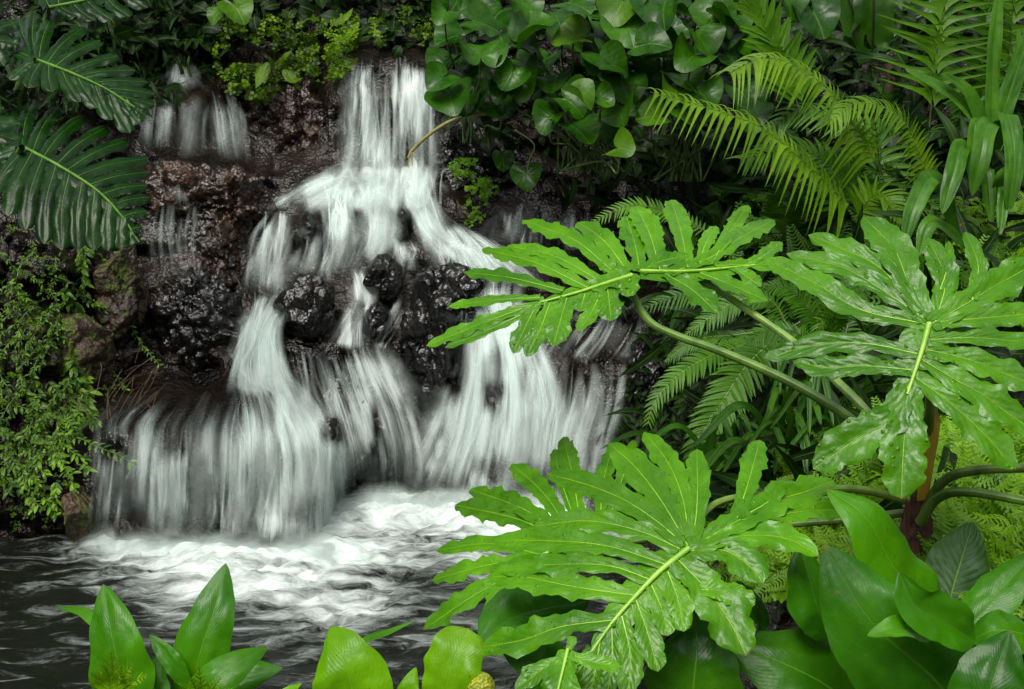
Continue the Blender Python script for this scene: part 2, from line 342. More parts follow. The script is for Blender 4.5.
def pool_mat():
    m, nt = mat('pool_water'); g = G(nt); pos = g.n('ShaderNodeNewGeometry').outputs['Position']; dn = g.attr('dens')
    mp = g.n('ShaderNodeMapping', {'Vector': pos, 'Rotation': (0, 0, math.radians(-28)), 'Scale': (.8, 1.8, 1)}).outputs[0]
    wv = g.n('ShaderNodeTexNoise', {'Vector': mp, 'Scale': 3.2, 'Detail': 2}).outputs['Color']
    wp = g.n('ShaderNodeVectorMath', {0: mp, 1: g.n('ShaderNodeVectorMath', {0: wv, 1: (.28, .28, 0)}, operation='MULTIPLY').outputs[0]}, operation='ADD').outputs[0]
    n1 = g.noise(wp, 5.5, 5, .62, .6); n2 = g.noise(wp, 24, 4, .62, .8)
    s = g.math('ADD', g.math('MULTIPLY', n1, .78), g.math('MULTIPLY', n2, .22))
    x = g.math('ADD', g.math('SUBTRACT', s, .5), g.math('MULTIPLY', g.math('SUBTRACT', dn, .55), .36))
    fo = g.math('MULTIPLY', g.ss(x, -.17, .33), .9)
    sp_ = g.n('ShaderNodeTexVoronoi', {'Vector': wp, 'Scale': 42}, feature='F1').outputs[0]
    bb = g.math('MULTIPLY', g.ss(sp_, .04, .16, .5, 0), g.ss(g.math('ADD', n1, g.math('MULTIPLY', dn, .5)), .5, .72))
    fo = g.math('MAXIMUM', fo, bb)
    bp = g.n('ShaderNodeBump', {'Height': g.math('ADD', n1, g.math('MULTIPLY', n2, .5)), 'Strength': .2, 'Distance': .04}).outputs[0]
    wa = g.n('ShaderNodeBsdfPrincipled', {'Base Color': (.007, .008, .006, 1), 'Roughness': .14, 'Specular IOR Level': .32, 'IOR': 1.33, 'Normal': bp})
    fm = g.n('ShaderNodeBsdfDiffuse', {'Color': (.80, .90, .87, 1)})
    g.out(g.n('ShaderNodeMixShader', {0: fo, 1: wa.outputs[0], 2: fm.outputs[0]}).outputs[0]); return m
M['pool'] = pool_mat()

# ------------------------------------------------------------------ cliff and banks: one relief with real depth
CT = []
def colm(px, *pairs):
    for py, Y in pairs: CT.append((px, py, Y))
colm(-200, (-220, 8.4), (0, 6.6), (230, 5.5), (450, 5.0), (530, 4.95), (580, 5.1), (700, 4.4))
colm(50, (-220, 8.4), (0, 6.8), (100, 6.3), (230, 5.65), (350, 5.35), (450, 5.1), (525, 5.0), (560, 5.3), (620, 4.8), (700, 4.1))
colm(118, (0, 7.2), (160, 6.5), (250, 6.1), (330, 5.85), (390, 5.65), (404, 5.4), (424, 5.02), (500, 4.98), (548, 4.96), (575, 5.3))
colm(200, (-220, 9), (0, 7.8), (60, 7.5), (84, 7.3), (92, 7.0), (158, 6.9), (166, 6.55), (205, 6.3), (290, 6.0), (380, 5.8), (398, 5.5), (424, 4.98), (500, 4.95), (552, 4.92), (580, 5.3), (620, 4.8), (700, 4.1))
colm(265, (0, 7.9), (60, 7.6), (160, 7.2), (200, 6.75), (290, 6.25), (360, 5.8), (395, 5.4), (428, 5.0), (500, 4.95), (552, 4.9), (580, 5.3))
colm(318, (60, 7.7), (150, 7.2), (200, 6.7), (290, 6.2), (400, 5.65), (440, 5.25), (500, 5.1), (550, 5.0), (580, 5.4))
colm(345, (-220, 9.2), (0, 8.2), (52, 7.7), (63, 7.25), (170, 7.05), (182, 6.9), (240, 6.45), (300, 6.2), (340, 6.0), (400, 5.95), (500, 5.85), (540, 6.1), (620, 5.2), (700, 4.2))
colm(420, (0, 8.2), (52, 7.7), (63, 7.25), (170, 7.05), (182, 6.9), (240, 6.5), (300, 6.2), (340, 6.05), (400, 5.9), (500, 5.8), (540, 6.1))
colm(480, (-220, 9), (0, 8), (60, 7.6), (150, 7.1), (200, 6.85), (270, 6.35), (340, 5.95), (440, 5.75), (510, 5.65), (550, 5.8), (620, 5.2), (700, 4.2))
colm(560, (60, 7.6), (120, 7.4), (200, 7.0), (255, 6.7), (320, 6.25), (356, 5.8), (366, 5.75), (470, 5.65), (520, 5.6), (580, 5.2))
colm(640, (-220, 9), (0, 7.8), (100, 7.4), (200, 7.0), (320, 6.3), (358, 5.9), (400, 5.8), (500, 5.35), (580, 4.6), (700, 3.6))
colm(760, (-220, 9), (0, 7.4), (100, 6.8), (200, 6.0), (350, 4.8), (480, 3.9), (560, 3.3), (700, 2.6))
colm(940, (-220, 9), (0, 7.2), (110, 6.2), (230, 5.0), (350, 3.9), (480, 3.0), (560, 2.6), (700, 2.15))
colm(1220, (-220, 8.4), (0, 6.6), (230, 4.7), (350, 3.7), (480, 2.8), (560, 2.4), (700, 2.0))
CT = np.array(CT, float)
_X = CT[:, :2] / 100.
_D = np.sqrt(((_X[:, None] - _X[None]) ** 2).sum(-1) + .01)
_A = np.block([[_D - 0.03 * np.eye(len(_X)), np.ones((len(_X), 1))], [np.ones((1, len(_X))), np.zeros((1, 1))]])
_w = np.linalg.solve(_A, np.concatenate([CT[:, 2], [0]]))
def relief(px, py):
    q = np.stack([np.ravel(px), np.ravel(py)], -1) / 100.
    out = np.empty(len(q))
    for i in range(0, len(q), 20000):
        d = np.sqrt(((q[i:i + 20000, None] - _X[None]) ** 2).sum(-1) + .01); out[i:i + 20000] = d @ _w[:-1] + _w[-1]
    return out.reshape(np.shape(px))

HOLES = [(362, 228, 8, 18, .35), (403, 228, 9, 18, .45), (310, 232, 16, 20, .35), (290, 262, 10, 24, .3), (311, 314, 33, 36, .6), (384, 277, 20, 24, .6), (436, 335, 42, 62, .6), (378, 322, 15, 22, .55), (497, 405, 18, 24, .25),
         (330, 432, 11, 14, .5), (123, 478, 20, 44, .42), (203, 455, 5, 20, .3), (172, 490, 7, 50, .25), (345, 395, 7, 20, .3), (372, 440, 8, 34, .3)]
CASC = [
    (1, dict(Ls=[(352, 57), (350, 72), (348, 110), (345, 150), (338, 198)], Rs=[(436, 57), (436, 75), (435, 110), (436, 150), (440, 198)], dens=[.75, .8, .72, .72, .95], seed=1, edge=.07, off=.13)),
    (1, dict(Ls=[(332, 164), (326, 185), (318, 214)], Rs=[(444, 164), (440, 188), (440, 216)], dens=[.7, .95, .8], seed=26, gate=.3, off=.13)),
    (1, dict(Ls=[(350, 166), (312, 182), (258, 212)], Rs=[(402, 170), (356, 194), (320, 216)], dens=[.95, .85, .7], seed=2)),
    (1, dict(Ls=[(266, 200), (254, 230), (249, 262), (247, 296)], Rs=[(328, 204), (320, 235), (314, 262), (306, 292)], dens=[.85, .62, .5, .4], seed=22, gate=.5, off=.13)),
    (1, dict(Ls=[(278, 208), (276, 250), (271, 304)], Rs=[(294, 208), (287, 250), (283, 304)], dens=[.8, .75, .75], seed=23, off=.14)),
    (1, dict(Ls=[(322, 176), (324, 205), (326, 240), (314, 290)], Rs=[(400, 172), (399, 205), (395, 240), (374, 276)], dens=[1, .95, .85, .9], seed=3)),
    (1, dict(Ls=[(392, 172), (408, 205), (422, 235), (440, 266)], Rs=[(428, 172), (438, 210), (454, 240), (505, 268)], dens=[1, .95, .92, .9], seed=4)),
    (1, dict(Ls=[(434, 222), (438, 245), (444, 282)], Rs=[(466, 226), (496, 244), (555, 290)], dens=[.7, .8, .8], seed=24)),
    (1, dict(Ls=[(392, 236), (398, 262), (402, 290)], Rs=[(414, 240), (418, 264), (424, 290)], dens=[.85, .8, .7], seed=25)),
    (1, dict(Ls=[(246, 292), (246, 312), (238, 345), (231, 378), (228, 404)], Rs=[(328, 274), (300, 298), (280, 328), (289, 375), (314, 404)], dens=[.75, .85, .95, 1.05, 1.1], seed=5, gate=.2)),
    (1, dict(Ls=[(234, 372), (240, 425), (242, 470), (238, 510), (234, 558)], Rs=[(296, 372), (334, 432), (342, 480), (346, 520), (346, 556)], dens=[1.1, .98, .85, .75, .85], seed=6, gate=.42)),
    (1, dict(Ls=[(140, 394), (106, 417), (101, 440), (96, 490), (90, 548)], Rs=[(264, 390), (266, 420), (266, 445), (266, 500), (264, 556)], dens=[.20, .46, .70, .64, .72], seed=7, edge=.05, gate=.5)),
    (1, dict(Ls=[(338, 268), (350, 300), (342, 325), (326, 352)], Rs=[(374, 268), (374, 300), (365, 325), (372, 356)], dens=[.6, .9, 1, .95], seed=8)),
    (1, dict(Ls=[(401, 292), (387, 322), (368, 350)], Rs=[(412, 294), (398, 324), (384, 356)], dens=[.6, .7, .8], seed=9)),
    (1, dict(Ls=[(294, 350), (300, 375), (308, 410), (316, 455), (322, 508)], Rs=[(380, 342), (396, 378), (412, 410), (424, 450), (425, 500)], dens=[.85, .72, .62, .52, .5], seed=10, gate=.46, off=.14)),
    (1, dict(Ls=[(440, 262), (444, 300), (452, 340), (432, 420), (392, 512)], Rs=[(525, 268), (520, 300), (542, 350), (560, 410), (566, 510)], dens=[.85, .88, .85, .76, .85], seed=11, gate=.48)),
    (1, dict(Ls=[(578, 300), (552, 335), (531, 366)], Rs=[(648, 308), (642, 335), (624, 364)], dens=[.22, .28, .4], seed=12, layers=1, off=.08)),
    (1, dict(Ls=[(528, 358), (526, 400), (518, 440), (516, 495)], Rs=[(626, 356), (622, 400), (612, 440), (604, 490)], dens=[.66, .56, .5, .5], seed=13, off=.14, gate=.42)),
    (1, dict(Ls=[(497, 203), (488, 225), (482, 250)], Rs=[(546, 198), (548, 225), (545, 252)], dens=[.40, .45, .45], seed=14, layers=1)),
    (1, dict(Ls=[(566, 210), (566, 230), (566, 255)], Rs=[(584, 210), (585, 230), (588, 255)], dens=[.5, .55, .5], seed=15, layers=1)),
    (0, dict(Ls=[(175, 56), (171, 76), (164, 92)], Rs=[(193, 56), (197, 76), (206, 92)], dens=[.55, .48, .48], seed=16)),
    (0, dict(Ls=[(143, 90), (142, 120), (140, 152)], Rs=[(177, 88), (175, 120), (172, 152)], dens=[.36, .36, .24], seed=17, gate=.4)),
    (0, dict(Ls=[(206, 89), (212, 110), (216, 135), (222, 160)], Rs=[(238, 93), (244, 115), (247, 140), (250, 168)], dens=[.62, .52, .48, .46], seed=18)),
    (0, dict(Ls=[(174, 90), (174, 125), (173, 165)], Rs=[(210, 90), (207, 125), (205, 165)], dens=[.18, .16, .12], seed=19, layers=1, gate=.4)),
    (0, dict(Ls=[(176, 170), (176, 188), (174, 208)], Rs=[(186, 170), (186, 188), (186, 208)], dens=[.48, .48, .45], seed=20)),
    (0, dict(Ls=[(152, 202), (150, 240), (156, 285)], Rs=[(202, 202), (196, 240), (204, 285)], dens=[.40, .34, .28], seed=21, layers=1, gate=.45)),
]

def wet_mask(px, py):
    """1 where water runs over the rock (the rock is worn smooth there)"""
    pts = []
    for _, c in CASC:
        L, R = spline(np.array(c['Ls'], float), 30), spline(np.array(c['Rs'], float), 30)
        for u in np.linspace(0, 1, 9): pts.append(L * (1 - u) + R * u)
    pts = np.concatenate(pts); q = np.column_stack([np.ravel(px), np.ravel(py)]); d = np.full(len(q), 1e9)
    for i in range(0, len(pts), 200):
        b = pts[i:i + 200]; sel = (q[:, 0] > b[:, 0].min() - 40) & (q[:, 0] < b[:, 0].max() + 40) & (q[:, 1] > b[:, 1].min() - 40) & (q[:, 1] < b[:, 1].max() + 40)
        if sel.any(): d[sel] = np.minimum(d[sel], ((q[sel][:, None] - b[None]) ** 2).sum(-1).min(1))
    return np.clip(1.3 - np.sqrt(d) / 22, 0, 1).reshape(np.shape(px))

def build_terrain():
    xs = np.arange(-240, 1262, 4.0); ys = np.arange(-240, 704, 4.0)
    px, py = np.meshgrid(xs, ys); Y = relief(px, py)
    p = P(px, py, Y).reshape(-1, 3)
    f1, f2, idv = worley(p * [3.2, 3.2, 4.2], 3); g1, g2, id2 = worley(p * [8, 8, 10], 5)
    rg = 1 - np.abs(2 * fbm(p * 5, 4, 12) - 1)
    d = (idv - .5) * .15 + (id2 - .5) * .045 + rg ** 3 * .11 + (fbm(p * 3, 3, 2) - .5) * .16 + (fbm(p * 16, 4, 2) - .5) * .06 - .02
    soft = np.clip((px.ravel() - 640) / 120, 0, 1)              # the fern bank on the right is softer earth
    d = d * (1 - .55 * soft)
    ledge = np.exp(-(((px.ravel() - 185) / 90) ** 2 + ((py.ravel() - 415) / 40) ** 2))
    d = d * (1 - .92 * ledge)
    wm_ = wet_mask(px, py).ravel(); d = d * (1 - .35 * wm_); d = np.where(wm_ > .05, np.maximum(d, -.015 - .3 * (1 - wm_) ** 2), d)
    rr = ray(px.ravel(), py.ravel())
    v = p + rr * d[:, None]
    moss = np.zeros(len(p)); X, Z = px.ravel(), py.ravel()
    for cx, cy, rx, ry, a in ((40, 330, 90, 170, .5), (290, 50, 100, 50, .45), (400, 20, 90, 40, .4), (472, 185, 35, 45, .5), (100, 20, 120, 50, .2), (900, 350, 250, 320, .28), (620, 90, 170, 90, .4), (80, 510, 30, 40, .5)):
        moss = np.maximum(moss, a * np.exp(-(((X - cx) / rx) ** 2 + ((Z - cy) / ry) ** 2)))
    mb = MB(); mb.add(v, grid_faces(len(ys), len(xs)), np.zeros((len(v), 2)), .5, moss)
    tag(mb.build('terrain', M['terrain']), 'dark wet rock cliff and earth bank behind the waterfall', 'cliff', kind='structure')
build_terrain()
# near bank under the camera, and a wide ground sheet
def build_ground():
    xs = np.linspace(-4, 4.5, 90); ys = np.linspace(-3, 2.9, 70); X, Yg = np.meshgrid(xs, ys)
    z = .28 - np.clip((Yg - 1.9) / .9, 0, 1) ** 1.5 * .55 + np.clip((X - .5) / 1.5, 0, 1) * .32
    p = np.stack([X, Yg, z], -1).reshape(-1, 3); p[:, 2] += (fbm(p * 6, 4, 8) - .5) * .1
    mb = MB(); mb.add(p, grid_faces(70, 90), np.zeros((len(p), 2))); tag(mb.build('bank', M['soil']), 'dark earth of the near bank below the broad leaves', 'bank', kind='structure')
    mb = MB(); L = np.linspace(-60, 60, 9); X, Yg = np.meshgrid(L, L)
    p = np.stack([X, Yg, X * 0 - .6], -1).reshape(-1, 3); mb.add(p, grid_faces(9, 9), np.zeros((len(p), 2))); tag(mb.build('ground', M['soil']), 'earth ground of the garden', 'ground', kind='structure')
build_ground()

# ------------------------------------------------------------------ pool
def poly_dist(p, a, b):
    ab = b - a; t = np.clip(((p - a) @ ab) / (ab @ ab), 0, 1); return np.linalg.norm(p - a - t[:, None] * ab, axis=1)
def on_water(px, py):
    r = ray(px, py); return (CAM + r * (CAM[2] / -r[2]))[:2]
def build_pool():
    xs = np.arange(-3.6, 1.7, .022); ys = np.arange(2.3, 6.4, .022); X, Yg = np.meshgrid(xs, ys)
    p2 = np.stack([X, Yg], -1).reshape(-1, 2); d = np.zeros(len(p2))
    for (a, b, r, k) in (((100, 546), (200, 556), .16, .75), ((200, 556), (335, 556), .28, .95), ((190, 575), (260, 590), .26, .8), ((270, 580), (330, 600), .32, .72), ((320, 530), (400, 515), .35, .72),
                         ((395, 512), (520, 512), .42, .98), ((470, 520), (560, 520), .40, 1.0), ((380, 545), (470, 560), .35, .62), ((95, 540), (160, 575), .2, .6), ((150, 600), (330, 630), .3, .28), ((350, 600), (430, 640), .35, .2)):
        dd = poly_dist(p2, on_water(*a), on_water(*b)); d = np.maximum(d, k * np.exp(-(dd / r) ** 2)) + .06 * k * np.exp(-(dd / (2 * r)) ** 2)
    p = np.column_stack([p2, np.zeros(len(p2))])
    h = (fbm(p * [5, 7, 1], 4, 21) - .5) * (.03 + .10 * np.clip(d, 0, 1)) + np.clip(d - .5, 0, 1) * .06 + (vnoise(p * 26, 5) - .5) * .03 * np.clip(d, 0, 1)
    p[:, 2] = h
    mb = MB(); mb.add(p, grid_faces(len(ys), len(xs)), np.zeros((len(p), 2)), .5, np.clip(d, 0, 1.1))
    tag(mb.build('water', M['pool']), 'dark pool streaked with white foam below the waterfall', 'pool', kind='structure')
build_pool()

# ------------------------------------------------------------------ rocks
def rock(name, px, py, rx, ry, rz, m, label, group='rocks in the waterfall', off=0., seed=1, crag=.11, fine=.02, sub=6, tilt=0., cell=1.):
    Y = float(relief(np.array([px]), np.array([py]))[0]) + off
    c = P(px, py, Y); k = Y / F; s = np.array([rx * k, rz, ry * k])
    bm = bmesh.new(); bmesh.ops.create_icosphere(bm, subdivisions=sub, radius=1)
    v = np.array([x.co[:] for x in bm.verts]); n = v.copy()
    rp = np.random.default_rng(seed * 11 + 1)
    for _ in range(16):
        pn = nz(rp.normal(0, 1, 3)); h_ = rp.uniform(.62, .9); ex = np.maximum(v @ pn - h_, 0); v = v - ex[:, None] * pn * .92
    v = v * 1.12
    q = v * s
    f1, f2, idv = worley(q * 5 * cell + seed * 7.3, seed); g1, g2, i2 = worley(q * 15 * cell + seed * 3.1, seed + 2)
    rg1 = 1 - np.abs(2 * fbm(q * 6 * cell + seed * 2.7, 4, seed + 4) - 1); rg2 = 1 - np.abs(2 * fbm(q * 19 * cell + seed * 1.7, 3, seed + 5) - 1)
    d = (fbm(q * 3.2 * cell + seed * 5.7, 3, seed) - .5) * 2.2 * crag + (idv - .5) * crag * .55 - rg1 ** 4 * crag * .7 - rg2 ** 3 * fine * .5 + (i2 - .5) * fine * .7 + (fbm(q * 40 + seed, 3, seed) - .5) * fine * .7
    ms = float(np.mean(s))
    q = q + nz(n / s) * d[:, None] * min(ms, .35) * 2.2
    ca, sa = math.cos(tilt), math.sin(tilt); q = np.column_stack([q[:, 0] * ca - q[:, 2] * sa, q[:, 1], q[:, 0] * sa + q[:, 2] * ca])
    me = bpy.data.meshes.new(name)
    for x, co in zip(bm.verts, q): x.co = co
    for f in bm.faces: f.smooth = True
    bm.to_mesh(me); bm.free(); me.materials.append(M[m]); o = bpy.data.objects.new(name, me); COL.objects.link(o); o.location = c
    return tag(o, label, 'rock', group)
rock('boulder', 311, 314, 33, 37, .18, 'rockb', 'round wet black boulder splitting the stream, left of the narrow white chute', off=-.10, seed=2)
rock('boulder', 384, 278, 22, 26, .15, 'rockb', 'small pointed wet black boulder in the white water below the upper fall', off=-.14, seed=3)
rock('boulder', 434, 334, 47, 68, .26, 'rockb', 'tall wet black boulder right of the middle cascade, largest in the stream', off=-.08, seed=4, crag=.13, tilt=-.25)
rock('boulder', 432, 388, 22, 46, .16, 'rockb', 'dark lower boulder under the tall black boulder, beside the middle veil', off=.08, seed=14, crag=.13)
rock('boulder', 378, 322, 16, 24, .12, 'rockb', 'narrow wet black boulder wedged between two bigger boulders', off=-.10, seed=5)
rock('boulder', 204, 330, 58, 58, .2, 'rockb', 'broad wet black rock above the flat ledge, left of the stream', off=.05, seed=6, crag=.13)
rock('boulder', 213, 205, 68, 46, .24, 'rockc', 'craggy reddish brown rock below the small upper fall', off=.05, seed=7, crag=.14, fine=.035, cell=1.2)
rock('boulder', 214, 262, 32, 42, .18, 'rockc', 'dark brown broken rock left of the foaming middle water', off=.10, seed=17, crag=.15, fine=.035, cell=1.2)
rock('boulder', 122, 292, 30, 54, .2, 'rockm', 'tall mossy brown boulder between the creepers and the wet rock', off=-.05, seed=8, crag=.11)
rock('boulder', 310, 240, 20, 26, .12, 'rockb', 'small black rock showing through the thin veil of upper left water', off=-.06, seed=9)
rock('boulder', 403, 230, 10, 20, .10, 'rockb', 'thin black rock showing through the white water below the upper fall', off=-.05, seed=10)
rock('boulder', 352, 440, 45, 62, .20, 'rockb', 'rough black rock behind the thin lower middle veil', off=.20, seed=11, crag=.13, fine=.03)
rock('boulder', 497, 402, 22, 26, .12, 'rockb', 'small dark rock behind the wide right cascade', off=-.02, seed=12)
rock('ledge', 180, 480, 88, 70, .42, 'rockb', 'smooth rounded wet ledge under the lower left curtain of water', off=.365, seed=21, crag=.03, fine=.006)
rock('boulder', 330, 432, 12, 15, .09, 'rockb', 'small black knob of rock showing at the left edge of the lower middle veil', off=-.12, seed=22)
rock('boulder', 646, 380, 26, 46, .22, 'rockb', 'dark rock at the right end of the right ledge, beside the ferns', off=.02, seed=13, crag=.13)
rock('boulder', 80, 512, 17, 30, .14, 'rockm', 'small mossy rock at the edge of the pool below the creepers', off=-.05, seed=15)
rock('boulder', 300, 130, 52, 48, .22, 'rockc', 'dark brown rock wall between the small fall and the tall upper fall', off=.12, seed=16, crag=.15, fine=.035, cell=1.2)
rock('boulder', 470, 165, 42, 46, .22, 'rockb', 'dark dripping rock right of the tall upper fall, beside the moss clump', off=.06, seed=18, crag=.15, fine=.035)
rock('boulder', 76, 372, 34, 52, .2, 'rockm', 'mossy brown rock half covered by small leaved creepers', off=.12, seed=19)

# ------------------------------------------------------------------ falling water
def cascade(parent, Ls, Rs, dens, off=.11, layers=2, seed=0, edge=.14, name='cascade', gate=.48):
    """one tier of falling water: a thin veil and many soft strands that follow it"""
    mb = MB(); n = 48; nu = 40; r = np.random.default_rng(seed * 17 + 3)
    L = spline(np.array(Ls, float), n); R = spline(np.array(Rs, float), n)
    dr = np.interp(np.linspace(0, 1, n), np.linspace(0, 1, len(dens)), dens)
    def place(u, row, lift):
        """u, row: arrays; returns pixel coordinates and the surface point"""
        fi = row * (n - 1); i0 = np.clip(np.floor(fi).astype(int), 0, n - 2); t = (fi - i0)[..., None]
        l = L[i0] * (1 - t) + L[i0 + 1] * t; q = R[i0] * (1 - t) + R[i0 + 1] * t; p = l * (1 - u[..., None]) + q * u[..., None]
        return p[..., 0], p[..., 1], P(p[..., 0], p[..., 1], relief(p[..., 0], p[..., 1]) - off - lift)
    def holes(px, py):
        w_ = P(px, py, 6.0 + 0 * px).reshape(-1, 3); gt = fbm(np.column_stack([w_[:, 0] * 9.5, w_[:, 2] * 3.2, np.full(len(w_), seed * .37)]), 3, 31).reshape(px.shape); gt = np.clip((gt - .36) / .26, 0, 1); h = gate * (1 - gt * gt * (3 - 2 * gt)) - .08
        for hx, hy, rx, ry, am in HOLES: h = h + am * np.exp(-(((px - hx) / rx) ** 4 + ((py - hy) / ry) ** 4))
        return h
    u = np.linspace(0, 1, nu)[None] + np.zeros((n, 1)); row = np.linspace(0, 1, n)[:, None] + np.zeros((1, nu))
    px, py, p = place(u, row, np.zeros(u.shape)); wm = np.linalg.norm(p[:, -1] - p[:, 0], axis=1).mean(); wpx = np.linalg.norm(R - L, axis=1).mean()
    vl = np.concatenate([[0], np.cumsum(np.linalg.norm(np.diff(p[:, nu // 2], axis=0), axis=1))]); hpx = np.linalg.norm(np.diff((L + R) / 2, axis=0), axis=1).sum()
    e = np.clip(np.minimum(u, 1 - u) / edge, 0, 1); e = e * e * (3 - 2 * e)
    nzs = vnoise(np.stack([u * wm * 9, np.broadcast_to(vl[:, None] * 2.2, u.shape), np.full(u.shape, seed * 1.3)], -1).reshape(-1, 3), 4).reshape(u.shape)
    d = (dr[:, None] - .16 + (nzs - .5) * .3) * e - holes(px, py)
    d = d * np.clip((np.minimum(row + .03, 1 - row - .02) + (nzs - .5) * .10) * 7, 0, 1)
    mb.add(p, grid_faces(n, nu), np.stack([u * wm, np.broadcast_to(vl[:, None], u.shape)], -1), seed * 3.7 + .5, np.clip(d, 0, 1.1))
    veil = mb.build(name, M['water'], parent)
    # strands
    mb = MB(); dm = float(np.mean(dr)); k = int(wpx * (.35 + .85 * dm ** 1.3) * (1 if layers > 1 else .6) * max(1, hpx / 110) ** .5) + 6; ns = 22
    u0 = r.uniform(-.05, 1.05, k); ln = r.uniform(.35, 1.0, k); a0 = r.uniform(-.06, 1.0, k) * (1 - ln * .85); a1 = np.minimum(a0 + ln, r.uniform(.9, 1.0, k))
    s = np.linspace(0, 1, ns)[None]; rw = np.clip(a0[:, None] + (a1 - a0)[:, None] * s, 0, 1)
    uu = u0[:, None] + (r.normal(0, 2 + 6 * dm ** 2, (k, 1)) / wpx) * s + (r.normal(0, .6 + 2.2 * dm ** 2, (k, 1)) / wpx) * np.sin(s * r.uniform(3, 8, (k, 1)) + r.uniform(0, 6, (k, 1)))
    lf = np.abs(r.normal(.02, .035, (k, 1))) + .03 * np.sin(np.pi * s)
    px, py, c = place(uu, rw, lf)
    w = r.lognormal(math.log(3.6), .7, (k, 1)) * (.6 + .6 * s) / F; w = w * np.linalg.norm(c - CAM, axis=-1)
    T = nz(np.gradient(c, axis=1)); V = nz(CAM - c); sd = nz(np.cross(T, V) + r.normal(0, .25, (k, 1, 3)))
    dd = np.interp(rw.ravel(), np.linspace(0, 1, n), dr).reshape(rw.shape)
    ee = np.clip(1.15 - np.abs(uu - .5) * 2, 0, .3) / .3
    amp = np.minimum(1, 3.2 / (w * F / np.linalg.norm(c - CAM, axis=-1))) ** .5 * r.uniform(.25, 1.0, (k, 1)) ** 1.3 * np.clip(np.minimum(s * 4 + .05, (1 - s) * 2.5), 0, 1) * np.clip(dd * 1.25, 0, 1.05) * ee * np.clip(1 - 1.7 * holes(px, py), 0, 1)
    cr = np.array([-1, -.5, 0, .5, 1.])
    v = c[:, :, None] + sd[:, :, None] * (cr[None, None, :, None] * w[:, :, None, None]) + V[:, :, None] * ((1 - cr ** 2)[None, None, :, None] * w[:, :, None, None] * .5)
    al = amp[:, :, None] * np.maximum(1 - cr ** 2, 0)[None, None] ** 1.2
    f = (grid_faces(ns, 5)[None] + (np.arange(k) * ns * 5)[:, None, None]).reshape(-1, 4)
    uv = np.stack(np.broadcast_arrays(u0[:, None, None] * wm + cr[None, None] * .006, (rw * vl[-1])[:, :, None]), -1)
    mb.add(v, f, uv, np.repeat(r.uniform(0, 50, k), ns * 5), np.clip(al, 0, 1))
    mb.build('strands', M['strand'], veil)
    return veil
wf = root('waterfall', P(345, 520, 5.6), 'tall white waterfall tumbling down black rocks in several cascades into the pool', 'waterfall')
wf2 = root('waterfall', P(195, 165, 6.8), 'small thin waterfall dripping over a rock ledge beside the monstera', 'waterfall')
for main, c in CASC: cascade(wf if main else wf2, **c)
def splash(parent, segs, seed):
    """soft spray where the falls strike the pool: short arcs of blurred water"""
    r = np.random.default_rng(seed); mb = MB()
    for (a, b, k, hgt, out) in segs:
        pa, pb = on_water(*a), on_water(*b); ns = 9; s = np.linspace(0, 1, ns)[None, :, None]
        u = r.uniform(0, 1, (k, 1)); base = np.column_stack([pa + (pb - pa) * u + r.normal(0, .05, (k, 2)), np.full(k, -.01)])
        d = np.column_stack([r.normal(-.1, .6, k), -np.abs(r.normal(.5, .5, k)), np.zeros(k)]); L = r.uniform(.3, 1, (k, 1)) * out; hh_ = r.uniform(.2, 1, k) * hgt
        c = base[:, None] + nz(d)[:, None] * L[:, None] * s + np.array([0, 0, 1.]) * (4 * s * (1 - s)) * hh_[:, None, None]
        T = nz(np.gradient(c, axis=1)); V = nz(CAM - c); sd = nz(np.cross(T, V)); w = r.uniform(.03, .11, (k, 1, 1)); cr = np.array([-1, -.5, 0, .5, 1.])
        v = c[:, :, None] + sd[:, :, None] * (cr[None, None, :, None] * w[..., None])
        al = (r.uniform(.08, .36, (k, 1, 1)) * np.sin(np.pi * np.clip(s[..., 0][..., None], 0, 1)) ** .8) * (1 - cr ** 2)[None, None] ** 1.5
        f = (grid_faces(ns, 5)[None] + (np.arange(k) * ns * 5)[:, None, None]).reshape(-1, 4)
        mb.add(v, f, r.uniform(0, 1, (k * ns * 5, 2)) * .02, np.repeat(r.uniform(0, 50, k), ns * 5), al)
    mb.build('spray', M['strand'], parent)['kind'] = 'stuff'
splash(wf, [((105, 548), (235, 556), 120, .04, .16), ((230, 556), (342, 556), 170, .07, .2), ((325, 515), (420, 508), 60, .04, .2), ((392, 512), (560, 512), 200, .09, .28)], 4)

# ------------------------------------------------------------------ leaf planes: depth of a pixel on a drooping leaf
def plane_fn(px, py, Y, n, k=.35):
    c = P(px, py, Y); n = nz(n)
    def f(x, y):
        d = nz(ray(x, y)); o = CAM - c
        # (o+t d).n + k |o+t d|^2 = 0
        A = k * (d @ d); B = d @ n + 2 * k * (o @ d); Cc = o @ n + k * (o @ o)
        D = B * B - 4 * A * Cc
        if D < 0: t = -B / (2 * A)
        else:
            r = [(-B - math.sqrt(D)) / (2 * A), (-B + math.sqrt(D)) / (2 * A)]
            ref = float(np.linalg.norm(o)); t = min(r, key=lambda z: abs(z - ref))
        return CAM + d * t
    return f, n

